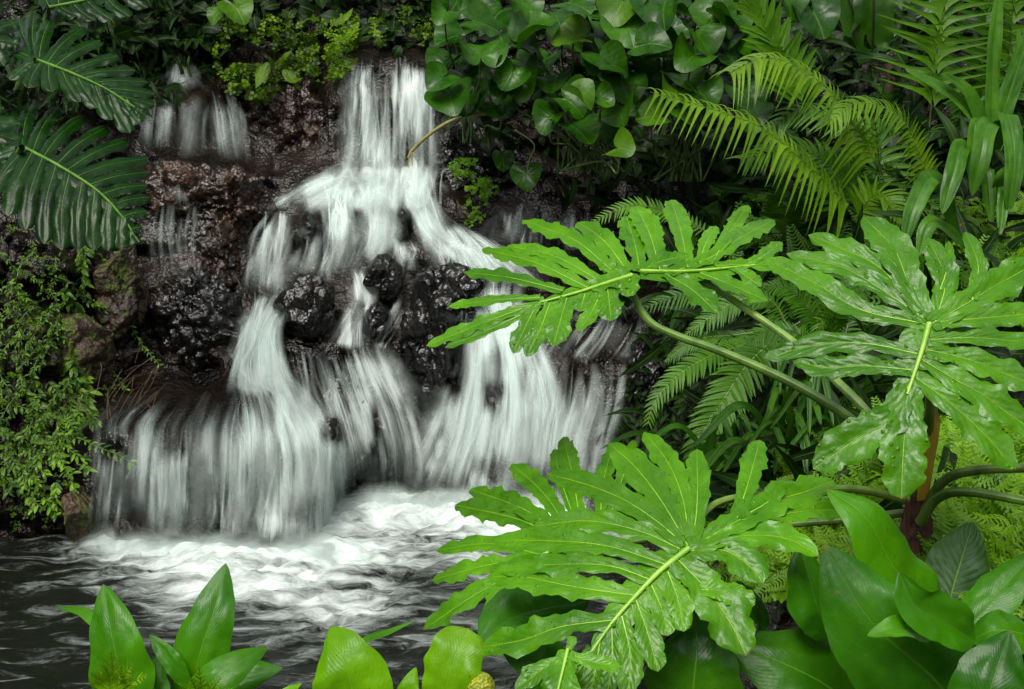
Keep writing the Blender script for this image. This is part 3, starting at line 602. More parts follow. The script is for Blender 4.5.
def lobed_leaf(parent, pf, n, mid, lobes, mt, rib_mt, Yk, midw=26, wave=.2, sinu=.17, tint=.5, quilt=0., fold=.38, ribr=.006, label=None, seed=1, prof=P_lobe, freq=3.2, curl=.16, wf=1.1, sider=.24):
    mb = MB(); k = Yk / F
    mp = [pf(*q) for q in mid]
    blade(mb, mp, midw * k, n, prof=P_tip, n=22, m=3, fold=.1, wave=0, tint=tint, lift=-.001)
    ribs = MB(); tube(ribs, [p + n * .003 for p in mp], ribr, ribr * .45, n=22, m=8)
    for i, lb in enumerate(lobes):
        pts, w = lb[:-1], lb[-1]; q = [pf(*z) for z in pts]
        L = np.linalg.norm(q[-1] - q[0])
        fr = max(1.2, freq * L / .25)
        blade(mb, q, w * wf * k, n, prof=prof, n=26, m=5, fold=fold, curl=curl, wave=wave, freq=fr, sinu=sinu, quilt=quilt, seed=seed * 50 + i, tint=tint + random.uniform(-.22, .22), lift=.0006 * (i % 3))
        q2 = spline(q, 12)[:8]
        tube(ribs, [z + n * .0008 for z in q2], ribr * sider, ribr * .06, n=12, m=6)
    o = mb.build('leaf', mt, parent); ribs.build('midrib', rib_mt, o)
    if label: o['label'] = label
    return o

# ------------------------------------------------------------------ philodendron
ph = root('philodendron', P(915, 520, 2.45), 'large philodendron with huge deeply lobed glossy green leaves on long stalks', 'philodendron')
fC, nC = plane_fn(689, 549, 2.0, (-.12, -.62, .78), .55)
lobed_leaf(ph, fC, nC, [(689, 549), (660, 572), (632, 601), (612, 624), (592, 652)], [
    ((692, 543), (697, 505), (697, 449), 26), ((688, 546), (662, 502), (636, 468), (609, 443), 34), ((689, 542), (683, 500), (668, 463), (644, 432), 26),
    ((687, 547), (655, 520), (622, 499), (585, 484), (547, 474), 32), ((680, 549), (639, 531), (586, 521), (532, 527), 28), ((667, 565), (606, 546), (545, 541), (493, 541), 30),
    ((650, 580), (609, 566), (549, 565), (488, 570), 25), ((637, 596), (574, 587), (524, 577), (487, 577), 33), ((616, 620), (561, 627), (524, 640), (478, 648), 32),
    ((692, 547), (738, 521), (775, 501), (807, 491), (834, 480), 36), ((737, 518), (749, 480), (760, 440), 25), ((750, 513), (770, 500), (781, 480), 18), ((742, 520), (785, 514), (825, 510), (857, 513), 24),
    ((694, 547), (745, 536), (787, 539), (819, 556), 30), ((690, 551), (725, 551), (750, 567), (763, 584), 34), ((678, 560), (705, 588), (730, 622), (746, 656), 44), ((700, 590), (725, 592), (755, 605), 26),
    ((668, 572), (678, 600), (684, 632), 24), ((652, 586), (662, 610), (668, 636), 24), ((636, 600), (648, 634), (658, 672), 24), ((622, 616), (630, 655), (628, 700), 22), ((612, 628), (612, 662), (606, 702), 20), ((600, 642), (595, 672), (588, 704), 20),
    ((594, 650), (578, 672), (560, 700), 22)], M['phil'], M['rib'], 2.0, midw=48, seed=1, label='broad bright green leaf spread in front, its lobes reaching over the pool')
fD, nD = plane_fn(560, 548, 2.35, (-.25, -.5, .83), .6)
lobed_leaf(ph, fD, nD, [(590, 540), (560, 548), (530, 562)], [
    ((562, 537), (525, 510), (470, 489), 28), ((562, 542), (520, 520), (455, 505), 28), ((568, 530), (545, 495), (512, 464), 24), ((580, 520), (573, 478), (563, 437), 22), ((575, 520), (561, 480), (554, 449), 14),
    ((545, 556), (490, 544), (436, 551), 21), ((540, 560), (490, 565), (432, 580), 24), ((532, 566), (480, 592), (423, 630), 26), ((535, 566), (505, 595), (496, 620), 32), ((600, 530), (603, 485), (612, 447), 18), ((606, 530), (622, 480), (634, 440), 16)],
    M['phil'], M['rib'], 2.35, midw=46, seed=2, tint=.42)
fB, nB = plane_fn(928, 326, 2.1, (-.12, -.80, .58), .45)
lobed_leaf(ph, fB, nB, [(929, 324), (922, 350), (912, 380), (907, 395)], [
    ((909, 385), (888, 420), (855, 440), (813, 469), 50), ((909, 385), (904, 440), (901, 499), 52), ((916, 378), (955, 407), (985, 435), (1015, 470), 40), ((922, 360), (955, 380), (985, 397), (1040, 436), 40), ((927, 350), (975, 362), (1040, 388), 36), ((930, 340), (980, 338), (1045, 345), 24),
    ((930, 325), (968, 303), (995, 286), (1045, 258), 42), ((972, 300), (978, 265), (965, 232), 22), ((940, 322), (985, 318), (1045, 312), 34), ((935, 322), (945, 280), (928, 238), 32), ((940, 290), (948, 265), (949, 241), 14),
    ((928, 322), (908, 282), (893, 248), (863, 217), 46), ((915, 290), (900, 258), (893, 228), 26), ((920, 312), (880, 268), (845, 250), (808, 235), 33), ((923, 318), (885, 292), (843, 268), (786, 254), 30), ((925, 324), (860, 310), (815, 283), (765, 258), 36),
    ((917, 354), (868, 344), (818, 345), (764, 358), 30), ((911, 370), (863, 366), (825, 368), (792, 360), 31)], M['phil_b'], M['rib'], 2.1, midw=50, seed=3, wf=.86, label='deep green lobed leaf held upright at the right edge of the picture')
fA, nA = plane_fn(594, 288, 2.7, (-.05, -.62, .78), .5)
lobed_leaf(ph, fA, nA, [(632, 276), (600, 286), (575, 294), (541, 303)], [
    ((545, 301), (497, 318), (426, 346), 23), ((540, 305), (500, 325), (445, 348), 18), ((540, 298), (500, 300), (448, 307), 17), ((563, 291), (511, 278), (463, 272), 22), ((588, 288), (536, 263), (482, 249), 27), ((604, 284), (556, 257), (507, 246), 24),
    ((611, 270), (574, 240), (522, 220), 29), ((628, 272), (604, 241), (578, 222), 31), ((536, 306), (524, 330), (513, 354), 20), ((550, 303), (540, 330), (526, 357), 23), ((567, 298), (560, 322), (553, 347), 28), ((585, 294), (580, 312), 22), ((607, 285), (609, 300), (611, 321), 28), ((630, 275), (629, 284), (627, 297), 24), ((600, 295), (590, 315), (578, 332), 18), ((625, 272), (612, 268), (600, 262), 24), ((590, 288), (612, 282), (640, 276), 30)],
    M['phil'], M['rib'], 2.7, midw=34, seed=4, wf=.9, label='light green leaf with long narrow lobes hanging over the cascades')
fA2, nA2 = plane_fn(690, 270, 2.85, (.05, -.55, .83), .4)
lobed_leaf(ph, fA2, nA2, [(640, 272), (690, 272), (755, 266)], [
    ((640, 272), (635, 245), (626, 216), 29), ((660, 270), (650, 235), (636, 206), 33), ((688, 268), (681, 232), (671, 200), 29), ((712, 264), (728, 235), (748, 205), 21), ((700, 264), (705, 245), (716, 226), 18), ((668, 274), (710, 258), (737, 240), (774, 220), 29), ((715, 266), (755, 265), (800, 268), 25), ((748, 264), (765, 255), (781, 242), 18),
    ((735, 268), (748, 278), (761, 287), 24), ((700, 273), (735, 287), (768, 301), 29), ((665, 274), (692, 290), (718, 314), 31), ((640, 272), (660, 262), (690, 255), 26)], M['phil'], M['rib'], 2.85, midw=30, seed=5, wf=.9, label='light green leaf with upright lobes seen almost edge on')
mb = MB(); tube(mb, [P(628, 280, 2.72), P(634, 297, 2.74), P(650, 322, 2.72), P(680, 337, 2.68), P(720, 351, 2.62), P(790, 382, 2.52), P(849, 418, 2.45), P(900, 462, 2.44), P(918, 500, 2.45)], .0095, .013, n=60); mb.build('petiole', M['pet'], ph)
mb = MB(); tube(mb, [P(690, 274, 2.85), P(722, 293, 2.85), P(755, 315, 2.8), P(792, 341, 2.72), P(830, 375, 2.6), P(865, 410, 2.5), P(900, 455, 2.46), P(920, 500, 2.46)], .009, .012, n=60); mb.build('petiole', M['petl'], ph)
mb = MB(); tube(mb, [P(689, 549, 2.01), P(705, 512, 2.1), P(735, 498, 2.2), P(790, 493, 2.3), P(855, 489, 2.38), P(912, 502, 2.45)], .007, .010, n=50); mb.build('petiole', M['petl'], ph)
mb = MB(); tube(mb, [P(560, 550, 2.36), P(610, 545, 2.45), P(720, 530, 2.5), P(840, 520, 2.5), P(912, 512, 2.46)], .007, .010, n=40); mb.build('petiole', M['pet'], ph)
mb = MB(); tube(mb, [P(926, 335, 2.12), P(930, 380, 2.25), P(928, 440, 2.38), P(920, 505, 2.46)], .008, .012, n=40); mb.build('petiole', M['pet'], ph)
mb = MB(); tube(mb, [P(922, 520, 2.42), P(932, 497, 2.38), P(948, 478, 2.34), P(980, 470, 2.28), P(1040, 468, 2.2)], .012, .009, n=40); mb.build('petiole', M['petd'], ph)
mb = MB(); tube(mb, [P(920, 522, 2.40), P(938, 498, 2.34), P(968, 492, 2.28), P(1040, 504, 2.2)], .012, .009, n=40); mb.build('petiole', M['pet'], ph)
mb = MB(); blade(mb, [P(922, 500, 2.40), P(925, 470, 2.38), P(929, 436, 2.36), P(931, 400, 2.34)], 17 * 2.38 / F, (0, -1, .1), prof=lambda t: .7 + .5 * t - np.clip((t - .8) / .2, 0, 1) * .7, fold=.5, wave=.02); mb.build('petiole', M['orange'], ph)['label'] = 'dying orange yellow leaf stalk'
mb = MB(); tube(mb, [P(918, 500, 2.46), P(914, 520, 2.45), P(908, 560, 2.46), P(905, 620, 2.5)], .026, .034, n=20, m=14)
for i in range(5): blade(mb, [P(908 + i * 5, 540, 2.42), P(909 + i * 4, 515, 2.415), P(906 + i * 6, 486 + abs(i - 2) * 6, 2.41)], .03, (0, -1, .1), prof=P_lance, fold=.5, seed=i, n=12)
mb.build('stem', M['sheath'], ph)
# small young philodendron leaf low in front
ph2 = root('philodendron', P(570, 720, 1.8), 'young philodendron with one small three lobed leaf below the large spread leaf', 'philodendron')
fG, nG = plane_fn(568, 655, 1.8, (-.1, -.6, .78), .8)
lobed_leaf(ph2, fG, nG, [(568, 650), (562, 675), (556, 700)], [((568, 652), (562, 675), (554, 715), 34), ((570, 654), (590, 662), (621, 667), 17), ((566, 658), (545, 668), (515, 690), 20), ((568, 650), (571, 645), (572, 636), 10)], M['phil'], M['rib'], 1.8, midw=26, seed=6, ribr=.0035)
mb = MB(); tube(mb, [P(568, 651, 1.81), P(575, 680, 1.9), P(575, 720, 1.85)], .005); mb.build('petiole', M['pet'], ph2)

# ------------------------------------------------------------------ broad-leaved plants in front
UPC = np.array([0, -.75, .65])
def pix(pts): return [P(*q) for q in pts]
def leafpart(parent, pts, wpx, m, up=UPC, prof=P_oval, label=None, **kw):
    q = pix(pts); w = wpx * np.mean([p[2] for p in pts]) / F
    mb = MB(); blade(mb, q, w, up, prof=prof, n=40, m=8, seed=random.randint(1, 9999), tint=kw.pop('tint', random.uniform(.3, .7)), **kw); o = mb.build('leaf', M[m], parent)
    if label: o['label'] = label
    return o
def stalk(parent, pts, r, m='pet', name='petiole'):
    mb = MB(); tube(mb, pix(pts), r, r * 1.2, n=16); return mb.build(name, M[m], parent)
BL = dict(fold=.16, curl=.18, wave=.09, freq=1.8, quilt=.012, nv=9)
g1 = root('broad_leaf_plant', P(930, 735, 2.0), 'clump of big smooth oval leaves filling the lower right corner', 'plant', 'broad leaved plants along the near bank')
leafpart(g1, [(945, 640, 2.05), (925, 605, 2.0), (892, 565, 1.97), (866, 518, 1.97), (826, 488, 2.02)], 84, 'ging', up=(.3, -.8, .5), tint=.75, label='bright smooth leaf arching up behind the folded leaf', **BL)
leafpart(g1, [(985, 745, 1.85), (935, 680, 1.82), (872, 622, 1.84), (824, 545, 1.9)], 122, 'gingd', up=(-.25, -.85, .4), tint=.6, label='widest dark green leaf with a pointed tip', **BL)
leafpart(g1, [(975, 641, 1.78), (945, 622, 1.76), (915, 605, 1.76), (899, 572, 1.78)], 52, 'gingd', up=(-.3, -.8, .55), tint=.95, label='small leaf folded over', fold=.45, curl=.05, wave=.12, freq=1.5)
leafpart(g1, [(930, 640, 1.77), (900, 628, 1.755), (867, 636, 1.75)], 26, 'ging', up=(0, -.6, .8), fold=.4, curl=.05, wave=.15, freq=1.5)
leafpart(g1, [(946, 618, 2.15), (955, 580, 2.2), (973, 522, 2.26)], 66, 'matte', up=(-.1, -.85, .5), label='dull dark leaf standing upright with a pale midrib', **BL)
leafpart(g1, [(830, 640, 2.05), (815, 600, 2.05), (800, 545, 2.1)], 62, 'gingd', up=(.3, -.8, .5), **BL)
leafpart(g1, [(880, 730, 2.06), (830, 688, 2.04), (785, 664, 2.04), (725, 640, 2.08)], 100, 'ging', up=(-.1, -.7, .7), tint=.3, **BL)
leafpart(g1, [(688, 740, 1.97), (694, 680, 1.96), (697, 645, 1.98), (694, 612, 2.02)], 100, 'ging', up=(-.1, -.85, .5), tint=.4, **BL)
leafpart(g1, [(945, 640, 1.95), (985, 605, 1.95), (1040, 548, 2.0)], 46, 'ging', up=(-.3, -.6, .7), **BL)
leafpart(g1, [(970, 640, 1.85), (1000, 630, 1.83), (1050, 640, 1.85)], 52, 'ging', up=(0, -.6, .8), tint=.3, **BL)
leafpart(g1, [(975, 750, 1.7), (990, 690, 1.7), (1010, 630, 1.75)], 78, 'gingd', up=(-.2, -.8, .5), **BL)
leafpart(g1, [(930, 640, 1.95), (955, 635, 1.93), (990, 612, 1.95)], 36, 'ging', up=(0, -.5, .85), tint=.5, **BL)
leafpart(g1, [(770, 620, 2.15), (745, 600, 2.1), (715, 625, 2.05)], 60, 'gingd', up=(0, -.6, .8), **BL)
leafpart(g1, [(480, 640, 2.1), (520, 615, 2.15), (590, 600, 2.2)], 70, 'gingd', up=(0, -.7, .7), **BL)
leafpart(g1, [(560, 700, 2.0), (540, 660, 2.0), (500, 645, 2.02)], 60, 'gingd', up=(0, -.7, .7), **BL)
leafpart(g1, [(640, 720, 2.0), (600, 690, 2.0), (540, 680, 2.02)], 70, 'gingd', up=(0, -.7, .7), **BL)
for q in ([(945, 640, 2.05), (940, 690, 2.02), (935, 740, 2.0)], [(985, 640, 1.9), (975, 690, 1.9), (960, 740, 1.95)], [(880, 660, 2.0), (895, 700, 2.0), (915, 740, 2.0)]): stalk(g1, q, .008)
g2 = root('broad_leaf_plant', P(455, 735, 1.6), 'bright yellow green blunt leaf beside the yellow bud', 'plant', 'broad leaved plants along the near bank')
leafpart(g2, [(436, 730, 1.6), (445, 690, 1.58), (455, 655, 1.59), (468, 628, 1.62)], 58, 'gingy', up=(-.1, -.85, .5), prof=lambda t: np.minimum(1, .5 + t) * np.maximum(1 - np.clip((t - .75) / .25, 0, 1) ** 3, 0) ** .5, fold=.12, curl=.1, wave=.1, freq=2.5, sinu=.06)
leafpart(g2, [(400, 730, 1.62), (408, 690, 1.62), (416, 667, 1.64)], 26, 'gingy', up=(0, -.85, .5), tint=.2, **BL)
g3 = root('broad_leaf_plant', P(350, 735, 1.55), 'bright yellow green rounded leaf at the bottom edge over the dark pool', 'plant', 'broad leaved plants along the near bank')
leafpart(g3, [(362, 760, 1.55), (352, 690, 1.52), (342, 655, 1.53), (331, 626, 1.57)], 88, 'gingy', up=(-.1, -.85, .5), **BL)
leafpart(g3, [(355, 660, 1.64), (366, 640, 1.66), (388, 632, 1.68), (414, 621, 1.7)], 10, 'ging', up=(0, -.4, .9), prof=P_lance, tint=.8)
leafpart(g3, [(270, 720, 1.6), (285, 695, 1.6), (302, 683, 1.62)], 18, 'gingy', up=(0, -.6, .8), prof=P_lance)
g4 = root('broad_leaf_plant', P(150, 735, 1.85), 'pair of upright pointed green leaves at the lower left over the pool', 'plant', 'broad leaved plants along the near bank')
leafpart(g4, [(132, 740, 1.8), (121, 680, 1.78), (112, 635, 1.79), (103, 584, 1.84)], 66, 'ging', up=(-.1, -.9, .4), tint=.5, **BL)
leafpart(g4, [(188, 720, 1.85), (198, 660, 1.85), (214, 610, 1.88), (226, 563, 1.93)], 56, 'ging', up=(.15, -.9, .4), tint=.4, **BL)
leafpart(g4, [(180, 730, 1.78), (205, 690, 1.76), (235, 665, 1.78), (268, 647, 1.82)], 44, 'ging', up=(0, -.75, .65), tint=.35, **BL)
leafpart(g4, [(200, 720, 1.86), (230, 680, 1.86), (283, 668, 1.88)], 40, 'gingd', up=(0, -.75, .65), tint=.8, **BL)
leafpart(g4, [(190, 690, 1.82), (172, 662, 1.82), (149, 634, 1.84)], 20, 'gingd', up=(0, -.75, .65), tint=.9, fold=.4)
leafpart(g4, [(110, 640, 1.86), (85, 613, 1.9), (55, 607, 1.94)], 12, 'ging', up=(0, -.6, .8), prof=P_lance)
leafpart(g4, [(160, 740, 1.82), (150, 690, 1.81), (158, 655, 1.84)], 46, 'gingd', up=(0, -.8, .6), tint=.9, **BL)
# yellow bud
mb = MB(); bp_ = P(480, 690, 1.58); th = np.linspace(0, np.pi, 22); ff = np.linspace(0, 2 * np.pi, 33); TH, FF = np.meshgrid(th, ff, indexing='ij')
rr_ = .022 * (1 + .10 * np.maximum(0, np.sin(FF * 8 + TH * 7)) * np.sin(TH)); mb.add(bp_ + np.stack([rr_ * np.sin(TH) * np.cos(FF), rr_ * np.sin(TH) * np.sin(FF), 1.25 * rr_ * np.cos(TH)], -1).reshape(-1, 3), grid_faces(22, 33), np.zeros((22 * 33, 2)))
tube(mb, [bp_ - [0, 0, .02], bp_ - [0, 0, .12], bp_ - [0, -.02, .3]], .006)
tag(mb.build('flower_bud', M['bud'], origin=bp_ - [0, 0, .3]), 'round yellow scaly flower bud at the bottom edge', 'flower bud')

# ------------------------------------------------------------------ monstera
mo = root('monstera', P(-30, 260, 4.6), 'monstera with very dark glossy split leaves over the creepers', 'monstera')
def mon_leaf(c, n, k, mid, tips, w, seed, Yk, tint=.3, label=None):
    w = w * .86; pf, nn = plane_fn(*c, n, k); lobes = []
    mid = np.array(mid, float); mm = spline(mid, 41)
    for t, x, y in tips:
        b = mm[int(t * 40)]; e = np.array([x, y], float); q1 = b + (e - b) * .5; tg = mm[min(40, int(t * 40) + 4)] - mm[max(0, int(t * 40) - 4)]
        q1 = q1 - nz(tg) * np.linalg.norm(e - b) * .06
        lobes.append((tuple(b), tuple(q1), (x, y), w))
    return lobed_leaf(mo, pf, nn, [tuple(q) for q in mid], lobes, M['mon'], M['monrib'], Yk, midw=w * 1.5, wf=1.1, wave=.10, sinu=.04, fold=.34, curl=.34, freq=2, seed=seed, tint=tint, ribr=.008, sider=.16, prof=lambda t: (.85 + .15 * t) * np.maximum(1 - np.clip((t - .8) / .2, 0, 1) ** 2.5, 0) ** .6, label=label)
mon_leaf((70, 170, 4.2), (.15, -.72, .68), .5, [(22, 147), (60, 167), (97, 191), (122, 217), (139, 243)], [
    (.0, 12, 108), (.02, 34, 99), (.08, 58, 106), (.16, 84, 115), (.25, 108, 126), (.34, 128, 140), (.42, 148, 158), (.52, 149, 172), (.62, 147, 185), (.72, 149, 197), (.82, 146, 211), (.92, 142, 227), (1, 139, 244),
    (.0, -22, 165), (.03, -8, 195), (.09, 8, 216), (.17, 26, 230), (.27, 44, 244), (.37, 62, 250), (.47, 78, 250), (.57, 94, 250), (.68, 108, 251), (.8, 121, 249), (.92, 131, 246)], 19, 11, 4.2, label='largest split leaf with a pale green midrib')
mon_leaf((75, 70, 4.5), (.1, -.7, .7), .45, [(36, 60), (75, 75), (107, 90), (135, 108)], [
    (0, 18, 18), (.0, 34, 12), (.04, 54, 12), (.10, 84, 26), (.18, 100, 40), (.3, 118, 56), (.42, 135, 70), (.55, 147, 82), (.68, 154, 94), (.82, 155, 105), (.95, 146, 116), (.0, -5, 40), (.0, 10, 80), (.05, 28, 88), (.14, 52, 92), (.26, 80, 102), (.42, 98, 108), (.58, 112, 120), (.74, 130, 133), (.88, 140, 124)], 18, 12, 4.5, tint=.5, label='upper split leaf drooping to the right')
mon_leaf((90, 0, 4.9), (.1, -.7, .7), .4, [(50, 8), (80, 2), (112, -6), (140, -16)], [(.0, 44, -10), (.1, 60, -24), (.3, 90, -36), (.5, 115, -40), (.1, 78, 16), (.25, 95, 21), (.42, 112, 20), (.6, 130, 17), (.8, 147, 8), (.95, 155, -6)], 17, 13, 4.9)
mon_leaf((-30, 125, 4.3), (.2, -.75, .6), .5, [(-70, 100), (-40, 118), (-10, 138)], [(.2, -15, 96), (.4, 4, 108), (.6, 20, 124), (.85, 24, 142), (.3, -50, 160), (.5, -30, 172), (.7, -8, 178), (.9, 8, 170)], 22, 14, 4.3)
mon_leaf((-10, 30, 4.6), (.2, -.75, .6), .5, [(-60, 20), (-30, 28), (-2, 40)], [(.2, -30, -10), (.5, 0, 4), (.8, 18, 22), (1, 20, 44), (.3, -40, 62), (.55, -18, 72), (.8, 4, 66)], 22, 15, 4.6)
mon_leaf((0, 95, 4.7), (.1, -.8, .5), .5, [(-40, 80), (-10, 92), (18, 108)], [(.2, -14, 66), (.5, 12, 78), (.8, 28, 96), (.4, -24, 112), (.7, 0, 122), (1, 26, 118)], 22, 16, 4.7, tint=.3)
for q in ([(22, 147, 4.22), (0, 190, 4.5), (-30, 260, 4.6)], [(36, 60, 4.52), (10, 130, 4.75), (-30, 260, 4.65)], [(50, 8, 4.92), (10, 110, 4.95), (-30, 260, 4.7)]): stalk(mo, q, .012, 'petd')

# ------------------------------------------------------------------ heart-leaved plants
def heart(mb, c, size, tip, n, cup=.25, seed=0, tint=.5, asp=1.0):
    """heart-shaped blade: polar grid round the stalk point"""
    n = nz(n); tip = nz(np.asarray(tip) - np.dot(tip, n) * n); sd = np.cross(tip, n)
    A, R = 49, 9; th = np.linspace(-np.pi, np.pi, A)[None]; r = np.linspace(0, 1, R)[:, None]
    a = np.abs(th)
    rad = .78 - .30 * np.cos(a) * 0 + .13 * np.exp(-(a / .42) ** 2) + .10 * np.exp(-((a - 2.1) / .6) ** 2) - .62 * np.clip((a - 2.45) / .69, 0, 1) ** 2
    rr = np.random.default_rng(seed); ph = rr.uniform(0, 6.3, 4)
    x = r * rad * np.sin(th) * asp; y = r * rad * np.cos(th)
    z = cup * (x ** 2 - .25 * y ** 2) * 1.4 - .09 * np.clip(y, 0, 2) ** 2 - .25 * cup * np.abs(x) + .05 * r ** 2 * np.sin(3 * th + ph[0]) + .035 * np.abs(np.sin(th * 4.5)) * r * (1 - r ** 3) + .03 * r ** 3 * np.sin(7 * th + ph[1])
    v = c + size * (x[..., None] * sd + y[..., None] * tip + z[..., None] * n)
    uv = np.stack(np.broadcast_arrays(.5 + x * .6, .35 + y * .5), -1)
    mb.add(v, grid_faces(R, A), uv, tint)
hp = [root('heart_leaf_plant', P(470, 140, 6.5), 'heart leaved plant hanging its dark leaves over the edge of the tall fall', 'plant', 'heart leaved plants above the water'),
      root('heart_leaf_plant', P(590, 170, 6.2), 'bushy heart leaved plant with the most leaves, above the dark overhang', 'plant', 'heart leaved plants above the water'),
      root('heart_leaf_plant', P(690, 180, 6.0), 'heart leaved plant mixed with the arching fern fronds', 'plant', 'heart leaved plants above the water')]
HL = [(479, 54, 24, 1, 3.0, 0), (531, 32, 26, 0, 2.6, 1), (574, 37, 22, 1, -1.9, 0), (524, 46, 22, 0, 2.0, 0), (515, 82, 23, 0, .4, 1), (450, 95, 25, 0, .3, 0), (556, 80, 17, 0, 0, 0), (578, 95, 18, 1, 1.2, 0), (601, 99, 14, 1, 1.0, 1), (575, 128, 25, 0, .4, 1), (552, 117, 19, 1, -.6, 0),
      (610, 62, 27, 0, -.6, 1), (628, 27, 25, 0, .2, 1), (648, 44, 22, 0, 1.4, 1), (622, 84, 24, 0, .2, 1), (622, 108, 21, 1, .3, 0), (664, 6, 27, 1, .1, 1), (621, 5, 24, 1, -.4, 0), (477, 22, 22, 0, 1.9, 0), (455, 36, 21, 0, -1, 0), (524, 62, 19, 0, 1, 0), (574, 4, 21, 0, .8, 0), (524, 4, 21, 0, .6, 0), (442, 78, 18, 0, -.8, 0),
      (697, 18, 24, 0, .7, 0), (700, 38, 21, 0, .3, 0), (692, 57, 22, 0, -.7, 0), (731, 59, 21, 0, 1.6, 1), (683, 78, 20, 0, .2, 0), (676, 92, 23, 1, 2.6, 0), (655, 116, 19, 1, -1.5, 0), (684, 112, 19, 1, 1.5, 0), (702, 94, 20, 0, .4, 0), (752, 34, 22, 0, 0, 1), (745, 97, 22, 0, .3, 0), (720, 19, 20, 0, 1.2, 1), (815, 15, 25, 0, .3, 0), (785, -2, 22, 0, .3, 0),
      (620, 148, 16, 1, 1.1, 0), (590, 20, 22, 0, .5, 0), (545, 60, 20, 0, -.5, 0), (498, 14, 22, 0, -.5, 0), (640, 70, 20, 0, .5, 0), (660, 70, 22, 0, -.3, 0), (500, 105, 20, 0, .5, 0), (470, 78, 22, 0, 1, 0), (600, 125, 20, 0, .2, 0), (650, 95, 18, 0, .1, 0), (545, 102, 18, 0, -.2, 0), (720, 80, 20, 0, .5, 0), (590, 72, 20, 0, .9, 0), (500, 36, 22, 0, .3, 0), (555, 15, 22, 0, .1, 0), (650, 22, 22, 0, .6, 0)]
r2 = np.random.default_rng(5)
HL = [(x, y, z, k if y % 3 else 0, w, u) for x, y, z, k, w, u in HL] + [(int(r2.uniform(440, 770)), int(r2.uniform(0, 125) - abs(r2.normal(0, 8))), r2.uniform(15, 21), 0, r2.normal(.2, .8), 0) for _ in range(52)]
for i, (px, py, sz, kind, rot, up_) in enumerate(HL):
    par = hp[0] if px < 505 else hp[1] if px < 645 else hp[2]
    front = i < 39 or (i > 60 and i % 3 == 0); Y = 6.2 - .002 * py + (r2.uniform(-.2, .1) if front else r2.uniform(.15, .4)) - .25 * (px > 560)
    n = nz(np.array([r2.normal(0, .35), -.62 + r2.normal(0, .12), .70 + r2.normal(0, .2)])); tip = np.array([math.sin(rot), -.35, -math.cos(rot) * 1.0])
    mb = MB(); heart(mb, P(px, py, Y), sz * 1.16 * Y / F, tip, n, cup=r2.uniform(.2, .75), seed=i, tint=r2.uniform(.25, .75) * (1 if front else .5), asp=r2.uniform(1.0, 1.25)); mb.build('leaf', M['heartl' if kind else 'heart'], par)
    if i % 2 == 0:
        b = ORG[par.name]; c = P(px, py, Y + .02); mb = MB(); tube(mb, [c, c + [0, .12, -.12], (c + b) / 2 + [0, .2, 0], b + [r2.normal(0, .1), .25, 0]], .005, .007, n=14, m=6); mb.build('petiole', M['petd'], par)
hh = root('heart_leaf_plant', P(515, 130, 6.5), 'single small heart leaf hanging on a thin stalk above the right trickle', 'plant', 'heart leaved plants above the water')
mb = MB(); heart(mb, P(526, 174, 6.35), 19 * 6.35 / F, (0.1, -.2, -1), (-.1, -.9, .4), cup=.2, seed=77, tint=.5); mb.build('leaf', M['heart'], hh)
mb = MB(); heart(mb, P(503, 159, 6.45), 14 * 6.45 / F, (0, -.2, -1), (.3, -.9, .3), cup=.2, seed=78, tint=.2); mb.build('leaf', M['heart'], hh)
mb = MB(); tube(mb, [P(526, 172, 6.36), P(530, 158, 6.38), P(534, 144, 6.45), P(515, 130, 6.5)], .004, .005, n=14, m=6); mb.build('petiole', M['petl'], hh)
h5 = root('heart_leaf_plant', P(222, 40, 7.2), 'heart leaf with a yellow stained edge at the top, left of the mossy ledge', 'plant', 'heart leaved plants above the water')
mb = MB(); heart(mb, P(236, 8, 7.0), 21 * 7 / F, (.5, -.2, -1), (.2, -.8, .6), cup=.3, seed=80, tint=.4); mb.build('leaf', M['heartl'], h5)
mb = MB(); heart(mb, P(217, 14, 7.02), 13 * 7 / F, (-.3, -.2, -1), (-.3, -.8, .5), cup=.3, seed=81, tint=.3); mb.build('leaf', M['heartl'], h5)
mb = MB(); tube(mb, [P(234, 4, 7.02), P(228, 30, 7.2), P(222, 42, 7.25)], .005, n=12, m=6); mb.build('petiole', M['petd'], h5)

